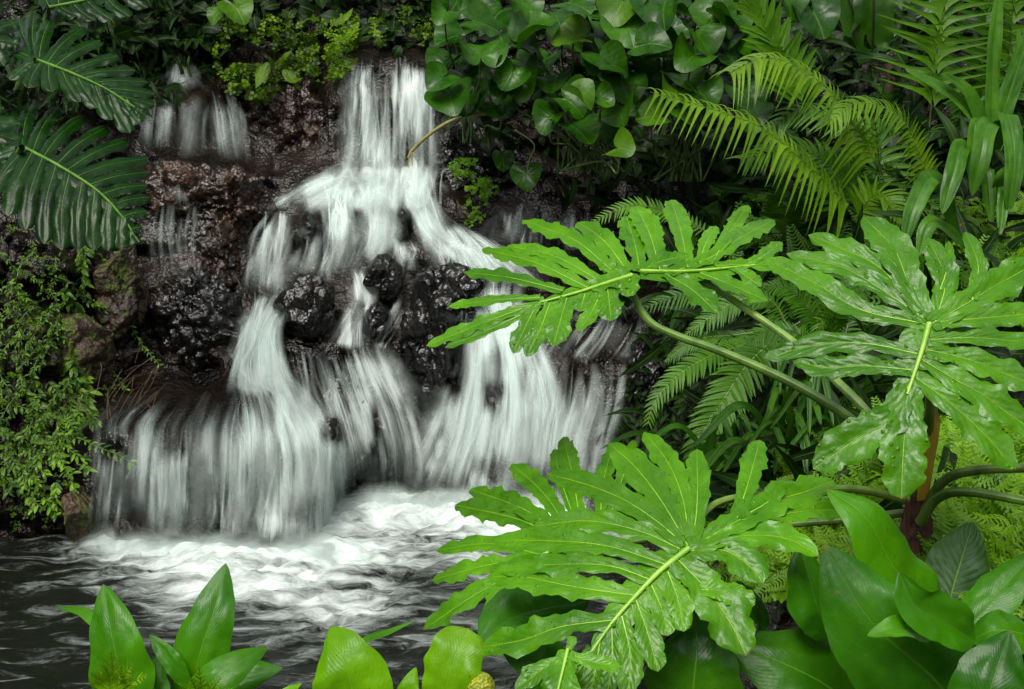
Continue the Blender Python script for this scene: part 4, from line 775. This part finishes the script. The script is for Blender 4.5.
# ------------------------------------------------------------------ ferns
def frond(parent, pts, L0, npin, m, rm='rachisg', prof=None, pw=.16, droop=.35, ang=.9, start=.08, curl=.1, wavy=0., r=.004, up=UPC, side=(1, 1), tint=.5, base_b=0., np_=7, sweep=0., angk=.35, seg=5):
    q = pix(pts) if len(pts[0]) == 3 and not isinstance(pts[0], np.ndarray) else pts
    c = spline(q, 80); T = nz(np.gradient(c, axis=0)); up = nz(up); sd = nz(np.cross(T, up)); N = np.cross(sd, T)
    mb = MB(); prof = prof or (lambda t: np.sin(np.pi * np.clip(t * .9 + .08, 0, 1)) ** .7)
    rr = np.random.default_rng(int(abs(q[0][0]) * 1e4) % 99991)
    for k in range(npin):
        t = start + (1 - start) * (k + .5) / npin; i = min(79, int(t * 79)); L = L0 * prof((k + .5) / npin)
        if L < L0 * .04: continue
        for s_, act in ((1, side[0]), (-1, side[1])):
            if not act: continue
            Lk = L * act * rr.uniform(.9, 1.08); a = ang * (1 - angk * t) + rr.normal(0, .05)
            d = nz(sd[i] * s_ * math.sin(a) + T[i] * math.cos(a) + N[i] * (.15 + rr.normal(0, .06)))
            tt = np.linspace(0, 1, seg)[:, None]
            pp = c[i] + d * Lk * tt + np.array([0, 0, -1.]) * droop * Lk * tt ** 2 + T[i] * sweep * Lk * tt ** 2 + (N[i] * wavy * Lk * np.sin(tt * 9 + rr.uniform(0, 6)))
            blade(mb, pp, Lk * pw + .002, N[i] + rr.normal(0, .1, 3), prof=(lambda x: np.maximum(1 - x ** 1.4, 0) ** .8 * (1 + base_b * np.exp(-x * 8))), n=np_, m=1, fold=.25, curl=0, wave=wavy * 1.5, freq=2.2, seed=k, tint=tint + rr.uniform(-.25, .25))
    o = mb.build('frond', m, parent); rb = MB(); tube(rb, list(c[::8]) + [c[-1]], r, r * .35, n=40, m=6); rb.build('rachis', M[rm], o)
    return o
px2 = lambda L, Y: L * Y / F
GF = 'ferns on the right bank'
f1 = root('fern', P(858, 225, 5.0), 'yellow green fern with long arching fronds and drooping narrow leaflets', 'fern', GF)
frond(f1, [(856, 214, 5.0), (812, 170, 4.85), (767, 132, 4.75), (735, 117, 4.7), (690, 103, 4.65), (650, 92, 4.62)], px2(66, 4.8), 32, M['fernl'], 'rachis', prof=lambda t: .95 - .55 * t, pw=.085, droop=.62, ang=1.35, base_b=1.6, sweep=.25, side=(.75, 1), angk=.15, np_=9, seg=6)
frond(f1, [(880, 172, 5.05), (853, 125, 5.0), (835, 97, 4.95), (803, 70, 4.9), (765, 58, 4.85), (728, 74, 4.8)], px2(62, 4.9), 32, M['fernl'], 'rachis', prof=lambda t: .9 - .45 * t, pw=.085, droop=.7, ang=1.3, base_b=1.6, sweep=.25, side=(.75, 1), angk=.15, np_=9, seg=6, tint=.4)
frond(f1, [(800, 112, 5.3), (785, 65, 5.3), (772, 40, 5.3), (756, 8, 5.3), (735, -40, 5.3)], px2(50, 5.3), 20, M['fern'], 'rachis', prof=lambda t: .9 - .2 * t, pw=.26, droop=.1, ang=.95, base_b=.4, tint=.7)
frond(f1, [(862, 220, 5.1), (845, 180, 5.1), (800, 150, 5.1), (740, 160, 5.0)], px2(50, 5.1), 26, M['fern'], 'rachis', prof=lambda t: .95 - .6 * t, pw=.17, droop=.4, ang=1.2, sweep=.2)
frond(f1, [(866, 220, 5.2), (880, 150, 5.3), (850, 120, 5.35), (800, 110, 5.4), (770, 130, 5.4)], px2(50, 5.3), 26, M['fern'], 'rachis', prof=lambda t: .95 - .6 * t, pw=.17, droop=.45, ang=1.2, sweep=.2)
frond(f1, [(856, 218, 4.95), (875, 195, 4.9), (890, 200, 4.85), (905, 225, 4.8)], px2(40, 4.9), 20, M['fernl'], 'rachis', prof=lambda t: .95 - .6 * t, pw=.18, droop=.2, ang=1.1, tint=.3)
f2 = root('fern', P(932, 260, 5.2), 'fern with one fine pale frond arching in front of a brown stump', 'fern', GF)
frond(f2, [(934, 190, 5.1), (918, 152, 5.05), (903, 120, 5.0), (875, 104, 4.95), (850, 105, 4.9), (828, 124, 4.85)], px2(30, 5), 34, M['fernl'], 'rachisg', prof=lambda t: 1 - .5 * t, pw=.16, droop=.45, ang=1.3, tint=.3, sweep=.2)
frond(f2, [(885, 190, 5.2), (878, 150, 5.2), (874, 108, 5.15)], px2(10, 5), 12, M['fern'], 'rachis')
f3 = root('fern', P(925, 190, 5.9), 'tall fern at the top right with wavy ladder like leaflets on a dark stem', 'fern', GF)
frond(f3, [(926, 165, 5.8), (934, 75, 5.8), (938, 45, 5.8), (944, 0, 5.8), (950, -60, 5.8)], px2(66, 5.8), 15, M['fern'], 'rachis', prof=lambda t: .95, pw=.06, droop=.16, ang=1.35, start=.30, wavy=.022, base_b=4.5, np_=18, tint=.8, r=.006, sweep=.15, angk=0, seg=9)
frond(f3, [(990, 190, 6.1), (1000, 110, 6.1), (1010, 50, 6.1), (1015, -40, 6.1)], px2(60, 6), 17, M['fern'], 'rachis', prof=lambda t: .95, pw=.06, droop=.12, ang=1.35, start=.1, wavy=.02, base_b=4, np_=16, tint=.3, sweep=.15, angk=0, seg=9)
frond(f3, [(960, 190, 6.2), (975, 110, 6.2), (985, 50, 6.2), (985, -40, 6.2)], px2(60, 6), 17, M['fernd'], 'rachis', prof=lambda t: .95, pw=.06, droop=.12, ang=1.35, start=.1, wavy=.02, base_b=4, np_=16, tint=.3, sweep=.15, angk=0, seg=9)
fz = root('fern', P(800, 270, 5.3), 'shaded lacy fern filling the gap below the yellow green arching fronds', 'fern', GF)
rz_ = np.random.default_rng(21)
for i in range(16):
    bx, by = rz_.uniform(740, 900), rz_.uniform(215, 265); a_ = rz_.uniform(-1.2, 1.0); L_ = rz_.uniform(60, 110); tx, ty = bx + L_ * math.sin(a_), by - L_ * abs(math.cos(a_)) * .8
    frond(fz, [(bx, by, 5.35), ((bx * 2 + tx) / 3, (by * 2 + ty) / 3 - 12, 5.3), ((bx + 2 * tx) / 3, (by + 2 * ty) / 3 - 16, 5.25), (tx, ty, 5.2)], px2(rz_.uniform(18, 32), 5.2), 30, M['fern' if i % 3 else 'fernd'], 'rachis', prof=lambda t: 1 - .75 * t, pw=.17, droop=.35, ang=1.3, tint=rz_.uniform(0, .6), sweep=.2)
fy = root('fern', P(965, 120, 6.3), 'dark lacy fern behind the strap leaved plant at the right edge', 'fern', GF)
for i in range(12):
    bx, by = rz_.uniform(900, 1010), rz_.uniform(140, 215); a_ = rz_.uniform(-1.1, .8); L_ = rz_.uniform(60, 110); tx, ty = bx + L_ * math.sin(a_), by - L_ * abs(math.cos(a_)) * .8
    frond(fy, [(bx, by, 5.9), ((bx * 2 + tx) / 3, (by * 2 + ty) / 3 - 12, 5.85), ((bx + 2 * tx) / 3, (by + 2 * ty) / 3 - 16, 5.8), (tx, ty, 5.75)], px2(rz_.uniform(22, 36), 5.8), 26, M['fernd'], 'rachis', prof=lambda t: 1 - .7 * t, pw=.14, droop=.3, ang=1.3, tint=rz_.uniform(0, .6), sweep=.2)
f4 = root('sword_fern', P(770, 350, 4.3), 'sword fern with two drooping comb like fronds below the long leaf stalks', 'fern', GF)
frond(f4, [(775, 336, 4.3), (743, 345, 4.2), (706, 358, 4.1), (676, 377, 4.05), (655, 401, 4.02), (648, 424, 4.0)], px2(21, 4.1), 40, M['fernd'], 'rachisg', pw=.2, droop=.25, ang=1.2, tint=.75, prof=lambda t: (.75 + .25 * np.sin(np.pi * t)) * (1 - .55 * t ** 3), sweep=.1)
frond(f4, [(800, 322, 4.2), (773, 340, 4.15), (743, 370, 4.05), (725, 398, 4.0), (703, 431, 3.95), (688, 480, 3.92)], px2(31, 4.0), 46, M['fernd'], 'rachisg', pw=.19, droop=.2, ang=1.2, tint=.8, prof=lambda t: (.75 + .25 * np.sin(np.pi * t)) * (1 - .6 * t ** 3), sweep=.1)
frond(f4, [(770, 330, 4.5), (735, 335, 4.5), (695, 340, 4.5), (665, 362, 4.5)], px2(18, 4.5), 30, M['fernd'], 'rachisg', pw=.18, droop=.3, tint=.3)
frond(f4, [(790, 330, 4.5), (770, 300, 4.5), (735, 302, 4.5), (685, 335, 4.5)], px2(20, 4.5), 34, M['fernd'], 'rachisg', pw=.18, droop=.25, ang=1.2, tint=.6)
frond(f4, [(800, 340, 4.6), (760, 300, 4.7), (700, 290, 4.7), (640, 310, 4.7)], px2(24, 4.5), 34, M['fernd'], 'rachis', pw=.15, droop=.25, ang=1.2, tint=.1)
f5 = root('sword_fern', P(660, 235, 5.3), 'small pale sword fern frond arching behind the upright lobes of the light leaf', 'fern', GF)
frond(f5, [(735, 250, 5.1), (700, 228, 5.15), (665, 212, 5.2), (630, 206, 5.2), (585, 226, 5.2)], px2(17, 5.2), 34, M['fern'], 'rachis', pw=.2, droop=.2, ang=1.3, tint=.7)
f6 = root('sword_fern', P(830, 350, 3.9), 'shaded sword fern between the two long leaf stalks and the upright lobed leaf', 'fern', GF)
for i, (a, L, t) in enumerate([([(835, 355, 3.9), (832, 325, 3.85), (845, 300, 3.8), (870, 290, 3.75)], 22, .5), ([(830, 355, 4.0), (812, 315, 4.0), (790, 290, 4.0), (760, 285, 4.0)], 22, .2), ([(838, 360, 4.0), (850, 310, 4.1), (840, 270, 4.2), (810, 255, 4.2)], 24, .2), ([(825, 360, 3.9), (800, 335, 3.9), (770, 330, 3.9), (745, 345, 3.85)], 20, .3), ([(840, 385, 3.8), (832, 340, 3.75), (822, 320, 3.7), (815, 345, 3.7)], 16, .6), ([(850, 420, 3.8), (832, 392, 3.75), (838, 370, 3.7), (846, 350, 3.7)], 16, .3)]):
    frond(f6, a, px2(L, 3.9), 30, M['fernd'], 'rachis', pw=.17, droop=.25, ang=1.2, tint=t)
# small bright fern tips at the very front
for (x, y, lab) in ((115, 690, 'bright feathery fern tip in front of the left pointed leaf'), (203, 705, 'small bright fern tip at the bottom edge under the second pointed leaf')):
    ff_ = root('fern', P(x, y + 40, 1.6), lab, 'fern', 'small ferns at the bottom edge')
    for dx, dy, L in ((-4, -38, 24), (18, -28, 20), (-24, -16, 18), (32, -14, 16), (6, -20, 20), (-12, -26, 18)):
        frond(ff_, [(x, y + 30, 1.6), (x + dx * .4, y + dy * .3, 1.6), (x + dx, y + dy, 1.58)], px2(L, 1.6), 11, M['tipfern'], 'rachisg', pw=.13, droop=.1, ang=.8, r=.0015, tint=.7)

# ------------------------------------------------------------------ strap-leaved plants, nest fern, grass
def strap(parent, pts, w, m='strap', **kw):
    return leafpart(parent, pts, w, m, up=kw.pop('up', (0, -.8, .6)), prof=P_strap, fold=kw.pop('fold', .25), curl=.1, wave=.02, freq=2, **kw)
s1 = root('strap_leaf_plant', P(993, 240, 4.8), 'strap leaved plant with long arching ribbons at the right edge', 'plant')
for pts, w in (([(993, 150, 4.8), (992, 105, 4.8), (994, 50, 4.8), (1000, -15, 4.8)], 14), ([(990, 150, 4.75), (975, 120, 4.7), (948, 92, 4.7), (905, 69, 4.72)], 14), ([(992, 150, 4.75), (982, 122, 4.7), (968, 92, 4.68), (943, 74, 4.66)], 17),
    ([(992, 150, 4.72), (991, 123, 4.6), (985, 133, 4.5), (980, 160, 4.45), (972, 196, 4.45)], 20), ([(990, 150, 4.7), (978, 122, 4.62), (973, 140, 4.58), (971, 186, 4.56)], 12), ([(995, 150, 4.7), (1006, 114, 4.6), (1013, 140, 4.5), (1014, 170, 4.46), (1008, 212, 4.45)], 20), ([(996, 150, 4.8), (1004, 110, 4.8), (1018, 67, 4.8), (1034, 20, 4.8)], 18),
    ([(993, 200, 4.7), (986, 168, 4.6), (989, 190, 4.55), (991, 222, 4.52)], 15), ([(985, 190, 4.7), (964, 146, 4.6), (953, 175, 4.5), (942, 214, 4.46)], 19), ([(960, 240, 4.7), (936, 178, 4.6), (915, 205, 4.5), (904, 246, 4.46)], 20), ([(965, 245, 4.6), (932, 222, 4.5), (918, 258, 4.45)], 16), ([(992, 200, 4.6), (1006, 172, 4.5), (1036, 170, 4.45)], 12),
    ([(1000, 230, 4.6), (1004, 190, 4.5), (1000, 235, 4.42)], 12), ([(996, 150, 4.9), (1010, 90, 4.9), (1020, 60, 4.9), (1018, 28, 4.9)], 12), ([(996, 150, 4.9), (985, 110, 4.95), (1000, 95, 4.9), (1040, 100, 4.8)], 14)):
    strap(s1, pts, w, tint=random.uniform(.35, .8))
s2 = root('nest_fern', P(872, 70, 6.8), 'nest fern with broad dark upright leaves behind the arching fern', 'fern')
for pts, w in (([(868, 62, 6.8), (852, 10, 6.8), (832, -50, 6.9)], 36), ([(872, 60, 6.8), (874, 5, 6.75), (873, -60, 6.8)], 40), ([(878, 62, 6.8), (890, 5, 6.85), (905, -50, 6.9)], 36), ([(866, 62, 6.85), (838, 20, 6.9), (808, -20, 7.0)], 30), ([(880, 62, 6.85), (915, 20, 6.95), (935, -30, 7.0)], 30)):
    leafpart(s2, pts, w, 'nest', prof=P_strap, fold=.2, curl=.1, wave=.04)
s3 = root('grass_tuft', P(815, 500, 3.4), 'tuft of narrow grassy blades hanging under the long leaf stalks', 'grass tuft')
rg_ = np.random.default_rng(11)
for i in range(40):
    bx = rg_.uniform(770, 855); by = rg_.uniform(440, 490); tx = bx + rg_.normal(-20, 45); ty = by - rg_.uniform(-10, 70); mxp = (bx + tx) / 2 + rg_.normal(0, 8); my = min(by, ty) - rg_.uniform(15, 55); Y0 = 3.45 + rg_.uniform(-.1, .3)
    strap(s3, [(bx, by, Y0 + .2), (mxp, my, Y0), (tx, ty, Y0 - .15)], rg_.uniform(5, 10), 'strap' if i % 3 else 'fernd', tint=rg_.uniform(.0, .7))
s4 = root('grass_tuft', P(720, 480, 3.9), 'low tuft of narrow arching leaves behind the big spread leaf', 'grass tuft')
for i in range(18):
    bx = rg_.uniform(700, 770); by = 480; tx = bx + rg_.normal(10, 40); ty = rg_.uniform(425, 470)
    strap(s4, [(bx, by, 3.9), ((bx + tx) / 2, ty - 12, 3.8), (tx, ty + 6, 3.7)], rg_.uniform(5, 9), 'strap', tint=rg_.uniform(.1, .7))

# ------------------------------------------------------------------ scattered foliage
T_leaf = template(lambda mb: blade(mb, [np.array([0, 0, 0.]), np.array([0, .5, .06]), np.array([0, 1., -.06])], .34, (0, 0, 1), n=6, m=1, fold=.3, curl=0, wave=0, prof=P_oval))
T_wide = template(lambda mb: blade(mb, [np.array([0, 0, 0.]), np.array([0, .5, .06]), np.array([0, 1., -.1])], .7, (0, 0, 1), n=7, m=2, fold=.25, curl=.1, wave=.1, prof=P_oval))
T_lance = template(lambda mb: blade(mb, [np.array([0, 0, 0.]), np.array([0, .5, .08]), np.array([0, 1., -.12])], .16, (0, 0, 1), n=7, m=1, fold=.3, curl=0, wave=0, prof=P_lance))
def _sprig(mb):
    for k in range(9):
        t = k / 9; L = .34 * (1 - t * .75)
        for s in (1, -1):
            for j, (f, l2) in enumerate(((.0, 1), (.45, .5), (.7, .35))):
                b = np.array([s * L * f, .1 + t * .85 + L * f * .55, .03 * math.sin(k)])
                e = b + np.array([s * L * l2 * (1 if j == 0 else .35), L * l2 * (.55 if j == 0 else 1.), -.04])
                blade(mb, [b, (b + e) / 2 + [0, 0, .02], e], .055 if j == 0 else .05, (0, 0, 1), n=3, m=1, fold=.1, curl=0, wave=0, prof=P_tip)
T_sprig = template(_sprig)
def clover(mb):
    for a in (0, 2.1, 4.2):
        d = np.array([math.sin(a), math.cos(a), 0]); blade(mb, [d * .05, d * .35 + [0, 0, .06], d * .7], .55, (0, 0, 1), n=5, m=1, fold=.15, curl=0, wave=0, prof=P_oval)
T_clover = template(clover)

def region(mb, T, k, mask, off, size, up=(0, -.7, .7), spread=.5, tint=(0, 1), point=None, pj=.5, cl=None):
    """leaves on the relief; mask = list of ellipses (px, py, rx, ry)"""
    pts = []
    a = np.array([m[2] * m[3] for m in mask]); a = a / a.sum()
    for m, n_ in zip(mask, rng.multinomial(k, a)):
        th = rng.uniform(0, 6.283, n_); r = np.sqrt(rng.uniform(0, 1, n_)); pts.append(np.column_stack([m[0] + m[2] * r * np.cos(th), m[1] + m[3] * r * np.sin(th)]))
    q = np.concatenate(pts)
    if cl:                                                        # clumping: keep where a noise is high
        keep = fbm(np.column_stack([q / cl, np.zeros(len(q))]), 3, 4) > .47; q = q[keep]
    n_ = len(q); Y = relief(q[:, 0], q[:, 1]) - rng.uniform(off[0], off[1], n_); pos = P(q[:, 0], q[:, 1], Y)
    ax, ay, az = frames(n_, up, spread)
    if point is not None:
        y = nz(np.asarray(point, float) + rng.normal(0, pj, (n_, 3))); y = nz(y - (y * az).sum(1, keepdims=True) * az); ax, ay = np.cross(y, az), y
    big = fbm(pos * 3.0, 2, 6)
    scatter(mb, *T, pos, ax, ay, az, rng.uniform(size[0], size[1], n_), np.clip(tint[0] + (tint[1] - tint[0]) * (rng.uniform(0, 1, n_) * .6 + (big - .3) * .8), 0, 1))
# spike-moss carpet on the right bank
mb = MB(); region(mb, T_sprig, 2300, [(930, 490, 140, 75), (990, 540, 70, 60), (860, 460, 70, 40), (990, 240, 60, 40), (780, 540, 80, 40)], (.03, .22), (.07, .14), up=(0, -.6, .8), spread=.45, tint=(.1, 1.1), point=(0, -.5, .1), pj=.8)
tag(mb.build('ground_cover', M['moss'], origin=P(930, 500, 3.0)), 'bright feathery spike moss carpet under the lobed leaves', 'ground cover', kind='stuff')
mb = MB(); region(mb, T_sprig, 420, [(800, 235, 130, 40), (880, 220, 80, 40), (900, 300, 120, 50)], (.03, .3), (.12, .22), up=(0, -.7, .7), spread=.5, tint=(.0, .7), point=(0, -.5, .1), pj=.8)
tag(mb.build('ground_cover', M['fern'], origin=P(850, 230, 5.2)), 'small feathery ferns in shade under the arching fern fronds', 'ground cover', kind='stuff')
# dark undergrowth over the whole bank
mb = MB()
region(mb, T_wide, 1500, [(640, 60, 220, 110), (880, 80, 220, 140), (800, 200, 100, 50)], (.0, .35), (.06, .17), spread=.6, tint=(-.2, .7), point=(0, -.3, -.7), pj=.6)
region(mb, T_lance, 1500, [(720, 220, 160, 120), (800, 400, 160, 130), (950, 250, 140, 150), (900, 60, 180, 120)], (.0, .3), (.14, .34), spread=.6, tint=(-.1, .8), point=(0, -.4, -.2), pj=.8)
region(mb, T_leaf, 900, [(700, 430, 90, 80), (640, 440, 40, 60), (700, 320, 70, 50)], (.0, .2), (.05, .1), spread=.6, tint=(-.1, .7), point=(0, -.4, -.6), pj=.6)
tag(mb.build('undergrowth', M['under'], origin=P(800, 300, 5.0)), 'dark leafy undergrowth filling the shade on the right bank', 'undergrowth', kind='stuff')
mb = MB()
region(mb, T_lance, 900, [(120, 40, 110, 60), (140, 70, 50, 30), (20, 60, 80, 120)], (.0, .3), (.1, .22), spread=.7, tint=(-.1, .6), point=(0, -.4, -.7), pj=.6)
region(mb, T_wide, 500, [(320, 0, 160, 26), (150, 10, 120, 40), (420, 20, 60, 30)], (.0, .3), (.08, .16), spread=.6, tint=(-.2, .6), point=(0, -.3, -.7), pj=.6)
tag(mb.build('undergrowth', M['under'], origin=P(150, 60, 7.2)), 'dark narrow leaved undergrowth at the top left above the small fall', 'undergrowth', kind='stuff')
# mossy ledge above the falls
mb = MB(); region(mb, T_clover, 3600, [(290, 50, 68, 38), (255, 72, 36, 30), (235, 45, 22, 40), (325, 62, 25, 18), (395, 28, 42, 22), (350, 35, 40, 20)], (.05, .34), (.016, .055), up=(0, -.6, .8), spread=.6, tint=(-.35, 1.1), cl=14)
tag(mb.build('ground_cover', M['tiny'], origin=P(300, 60, 7.3)), 'small bright leaves carpeting the ledge left of the tall upper fall', 'ground cover', kind='stuff')
mb = MB(); region(mb, T_clover, 1300, [(472, 176, 18, 18), (476, 198, 12, 26), (462, 168, 14, 10), (484, 188, 14, 12), (470, 215, 8, 14)], (.08, .24), (.008, .022), up=(0, -.7, .7), spread=.7, tint=(-.2, 1.0), cl=7)
tag(mb.build('moss_clump', M['moss'], origin=P(472, 205, 6.6)), 'bright green moss clump on the wet rock right of the upper fall', 'moss')
lp = root('leafy_plant', P(275, 75, 7.1), 'few pale drooping leaves at the edge of the mossy ledge', 'plant')
for pts, w in (([(268, 62, 7.1), (262, 75, 7.05), (256, 88, 7.0)], 13), ([(285, 68, 7.05), (293, 80, 7.0), (303, 78, 6.98)], 12), ([(275, 70, 7.1), (270, 60, 7.05), (264, 52, 7.0)], 8), ([(340, 40, 7.2), (352, 33, 7.15), (362, 28, 7.1)], 9), ([(330, 25, 7.2), (345, 18, 7.2), (353, 8, 7.2)], 10), ([(285, 70, 7.05), (284, 58, 7.0), (292, 50, 7.0)], 9)): leafpart(lp, pts, w, 'tiny', up=(0, -.7, .7), prof=P_lance, tint=.4)
# creepers on the left bank: stems with paired leaves
def creeper(name, label, starts, seed, size):
    r = np.random.default_rng(seed); rt = root(name, P(starts[0][0], starts[0][1], 5.2), label, 'creeper', 'creepers on the left bank'); lm, stm = MB(), MB()
    for (x, y, dx, dy, n) in starts:
        pts = []
        for k in range(n):
            x += dx + r.normal(0, 2.5); y += dy + r.normal(0, 2.5); Y = float(relief(np.array([x]), np.array([y]))[0]) - .05 - .02 * math.sin(k) - r.uniform(0, .03); pts.append(P(x, y, Y))
        c = spline(pts, max(8, n * 2)); tube(stm if len(starts) > 9 else (one := MB()), pts, .003, n=n * 2, m=5); len(starts) > 9 or one.build('stem', M['petd'], rt); T = nz(np.gradient(c, axis=0)); k = len(c)
        for s in (1, -1):
            z = nz(np.array([0, -.75, .6]) + r.normal(0, .3, (k, 3))); sd = np.cross(T, z); yv = nz(sd * s * .8 + T * .75 + np.array([0, 0, -.35]) + r.normal(0, .18, (k, 3))); yv = nz(yv - (yv * z).sum(1, keepdims=True) * z)
            scatter(lm, *T_leaf, c, np.cross(yv, z), yv, z, r.uniform(size[0], size[1], k), np.clip(r.uniform(-.1, 1., k).clip(0) ** 1.2, 0, 1))
    lm.build('foliage', M['creep'], rt)
    if stm.n: stm.build('stems', M['petd'], rt)
r3 = np.random.default_rng(3)
creeper('creeper', 'creeper with small pointed leaves climbing the upper left bank under the monstera', [(r3.uniform(-30, 92), r3.uniform(222, 340), r3.normal(0, 4), r3.uniform(4, 8), 9) for _ in range(34)], 31, (.018, .036))
creeper('creeper', 'dense creeper with larger pale green leaves low on the left bank above the pool', [(r3.uniform(-30, 78), r3.uniform(370, 480), r3.normal(0, 5), r3.uniform(3, 7), 8) for _ in range(42)], 32, (.026, .048))
creeper('creeper', 'short creeper sprig with neat paired leaves beside the mossy boulder', [(92, 236, -2.5, 6, 7), (84, 252, 1, 6, 7), (60, 290, 2, 3, 7), (72, 350, 2.4, 5, 8), (66, 370, 3, 6, 8)], 33, (.045, .07))
mb = MB(); region(mb, T_clover, 1300, [(20, 380, 70, 160), (125, 270, 24, 36), (90, 380, 30, 40)], (.0, .10), (.012, .028), up=(0, -.7, .7), spread=.5, tint=(-.2, .9), cl=16)
tag(mb.build('ground_cover', M['tiny'], origin=P(30, 500, 5.1)), 'fine moss and tiny leaves on the earth between the creepers', 'ground cover', kind='stuff')
# roots
ar = MB(); tube(ar, pix([(486, 113, 6.3), (466, 116, 6.28), (445, 124, 6.28), (425, 138, 6.3), (411, 152, 6.35)]), .011, .010, n=30)
for a in ((408, 168), (413, 166), (418, 162), (406, 158)): tube(ar, pix([(411, 150, 6.35), (410 + (a[0] - 410) * .6, 157, 6.33), (a[0], a[1], 6.33)]), .005, .002, n=8, m=5)
tag(ar.build('aerial_root', M['aroot']), 'pale yellow aerial root curving down beside the tall upper fall', 'root')
dr = MB(); r4 = np.random.default_rng(9)
for i in range(20):
    x, y = r4.uniform(100, 165), r4.uniform(355, 395); x2, y2 = x - r4.uniform(-5, 40), y + r4.uniform(5, 50); Y = 5.5 - .5 * (y - 355) / 90
    tube(dr, pix([(x, y, Y), ((x + x2) / 2 + r4.normal(0, 5), (y + y2) / 2 - r4.uniform(0, 14), Y - .15), (max(x2, 96), min(y2, 425), Y - .25)]), .0026, .001, n=12, m=5)
tag(dr.build('dry_roots', M['twig']), 'tangle of dry straw coloured roots at the left end of the flat ledge', 'roots')
st = MB(); c0 = P(888, 95, 6.3); tube(st, [c0 + [0, 0, -.25], c0, c0 + [.015, 0, .08], c0 + [-.01, 0, .17]], .03, .022, n=14, m=14)
tag(st.build('stump', stem_mat('brown_stump', (.02, .008, .005), (.05, .02, .010), .9)), 'thin reddish brown stump behind the pale fern frond', 'stump')

# tree above the falls, unseen, added so that its crown shades the rocks
tr_ = root('shade_tree', (-3.4, 9.2, 3.2), 'tree added unseen above the falls, its dense crown shading the rocks', 'shade_tree')
mb = MB(); tube(mb, [np.array([-3.4, 9.2, 2.6]), np.array([-3.1, 8.8, 4.4]), np.array([-2.2, 7.6, 5.6]), np.array([-.8, 6.4, 6.2])], .2, .06, n=40, m=14); tube(mb, [np.array([-3.0, 8.6, 4.6]), np.array([-3.4, 7, 5.6]), np.array([-3.6, 5.4, 5.9])], .1, .04, n=24); bark = stem_mat('bark', (.05, .035, .022), (.11, .08, .055), .8); mb.build('trunk', bark, tr_)
mb = MB(); k = 3600; th = rng.uniform(0, 6.283, k); r_ = np.sqrt(rng.uniform(0, 1, k)); cx_ = -2.2 + 2.4 * r_ * np.cos(th); cy_ = 7.6 + 1.5 * r_ * np.sin(th)
pos = np.column_stack([cx_, cy_, 5.9 + .9 * (1 - r_ ** 2) + rng.normal(0, .35, k)]); pos = pos[fbm(pos * 1.1, 2, 3) > .4]; k = len(pos); ax, ay, az = frames(k, (0, 0, 1), .5)
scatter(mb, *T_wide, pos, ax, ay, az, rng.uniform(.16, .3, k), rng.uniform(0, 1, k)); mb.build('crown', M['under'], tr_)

# unseen trees added round the pool to hem in the sky that wet rocks mirror
for i, (c_, ax_, lab) in enumerate((((0, -6.5, 2.2), (7, 1.6, 2.4), 'dense tree added unseen behind the viewer to block low sky'), ((-6.6, 1.0, 3.0), (1.6, 5.5, 3.4), 'dense tree added unseen on the left side of the pool to block low sky'), ((7.0, 1.0, 3.4), (1.6, 5.5, 3.4), 'dense tree added unseen on the right side of the pool to block low sky'))):
    t_ = root('shade_tree', (c_[0], c_[1], 0), lab, 'shade_tree'); c_ = np.array(c_); ax_ = np.array(ax_)
    mb = MB(); tube(mb, [np.array([c_[0], c_[1], -.6]), c_ + [.1, 0, -1.5], c_ + [0, .1, .8]], .22, .08, n=20, m=12); mb.build('trunk', bark, t_)
    k = 3600; d_ = nz(rng.normal(0, 1, (k, 3))); pos = c_ + d_ * ax_ * rng.uniform(.7, 1, (k, 1)); pos = pos[pos[:, 2] > -.3]; k = len(pos)
    ax, ay, az = frames(k, (0, 0, 1), .9); mb = MB(); scatter(mb, *T_wide, pos, ax, ay, az, rng.uniform(.4, .75, k), rng.uniform(0, 1, k)); mb.build('crown', M['under'], t_)

# ------------------------------------------------------------------ light
w = bpy.data.worlds.new('World'); S.world = w; w.use_nodes = True; nt = w.node_tree
bg = nt.nodes['Background']; sky = nt.nodes.new('ShaderNodeTexSky'); sky.sky_type = 'NISHITA'; sky.sun_disc = False
EL, AZ = math.radians(52), math.radians(200)
sky.sun_elevation = EL; sky.sun_rotation = AZ; sky.air_density = 1; sky.dust_density = 4; sky.ozone_density = 1
hs = nt.nodes.new('ShaderNodeHueSaturation'); hs.inputs['Saturation'].default_value = .15; nt.links.new(sky.outputs[0], hs.inputs['Color']); nt.links.new(hs.outputs[0], bg.inputs[0]); bg.inputs[1].default_value = .13
sd = bpy.data.lights.new('sun', 'SUN'); sd.energy = 1.5; sd.angle = math.radians(25); sd.color = (1, .95, .82)
so = bpy.data.objects.new('sun', sd); COL.objects.link(so)
dirv = Vector((math.sin(AZ) * math.cos(EL), math.cos(AZ) * math.cos(EL), math.sin(EL)))
so.rotation_euler = dirv.to_track_quat('Z', 'Y').to_euler(); so.location = dirv * 20
S.view_settings.view_transform = 'Standard'; S.view_settings.look = 'None'; S.view_settings.gamma = 1; S.view_settings.exposure = 0.85
S.render.engine = 'CYCLES'; S.cycles.transparent_max_bounces = 28; S.cycles.max_bounces = 8; S.cycles.use_denoising = True
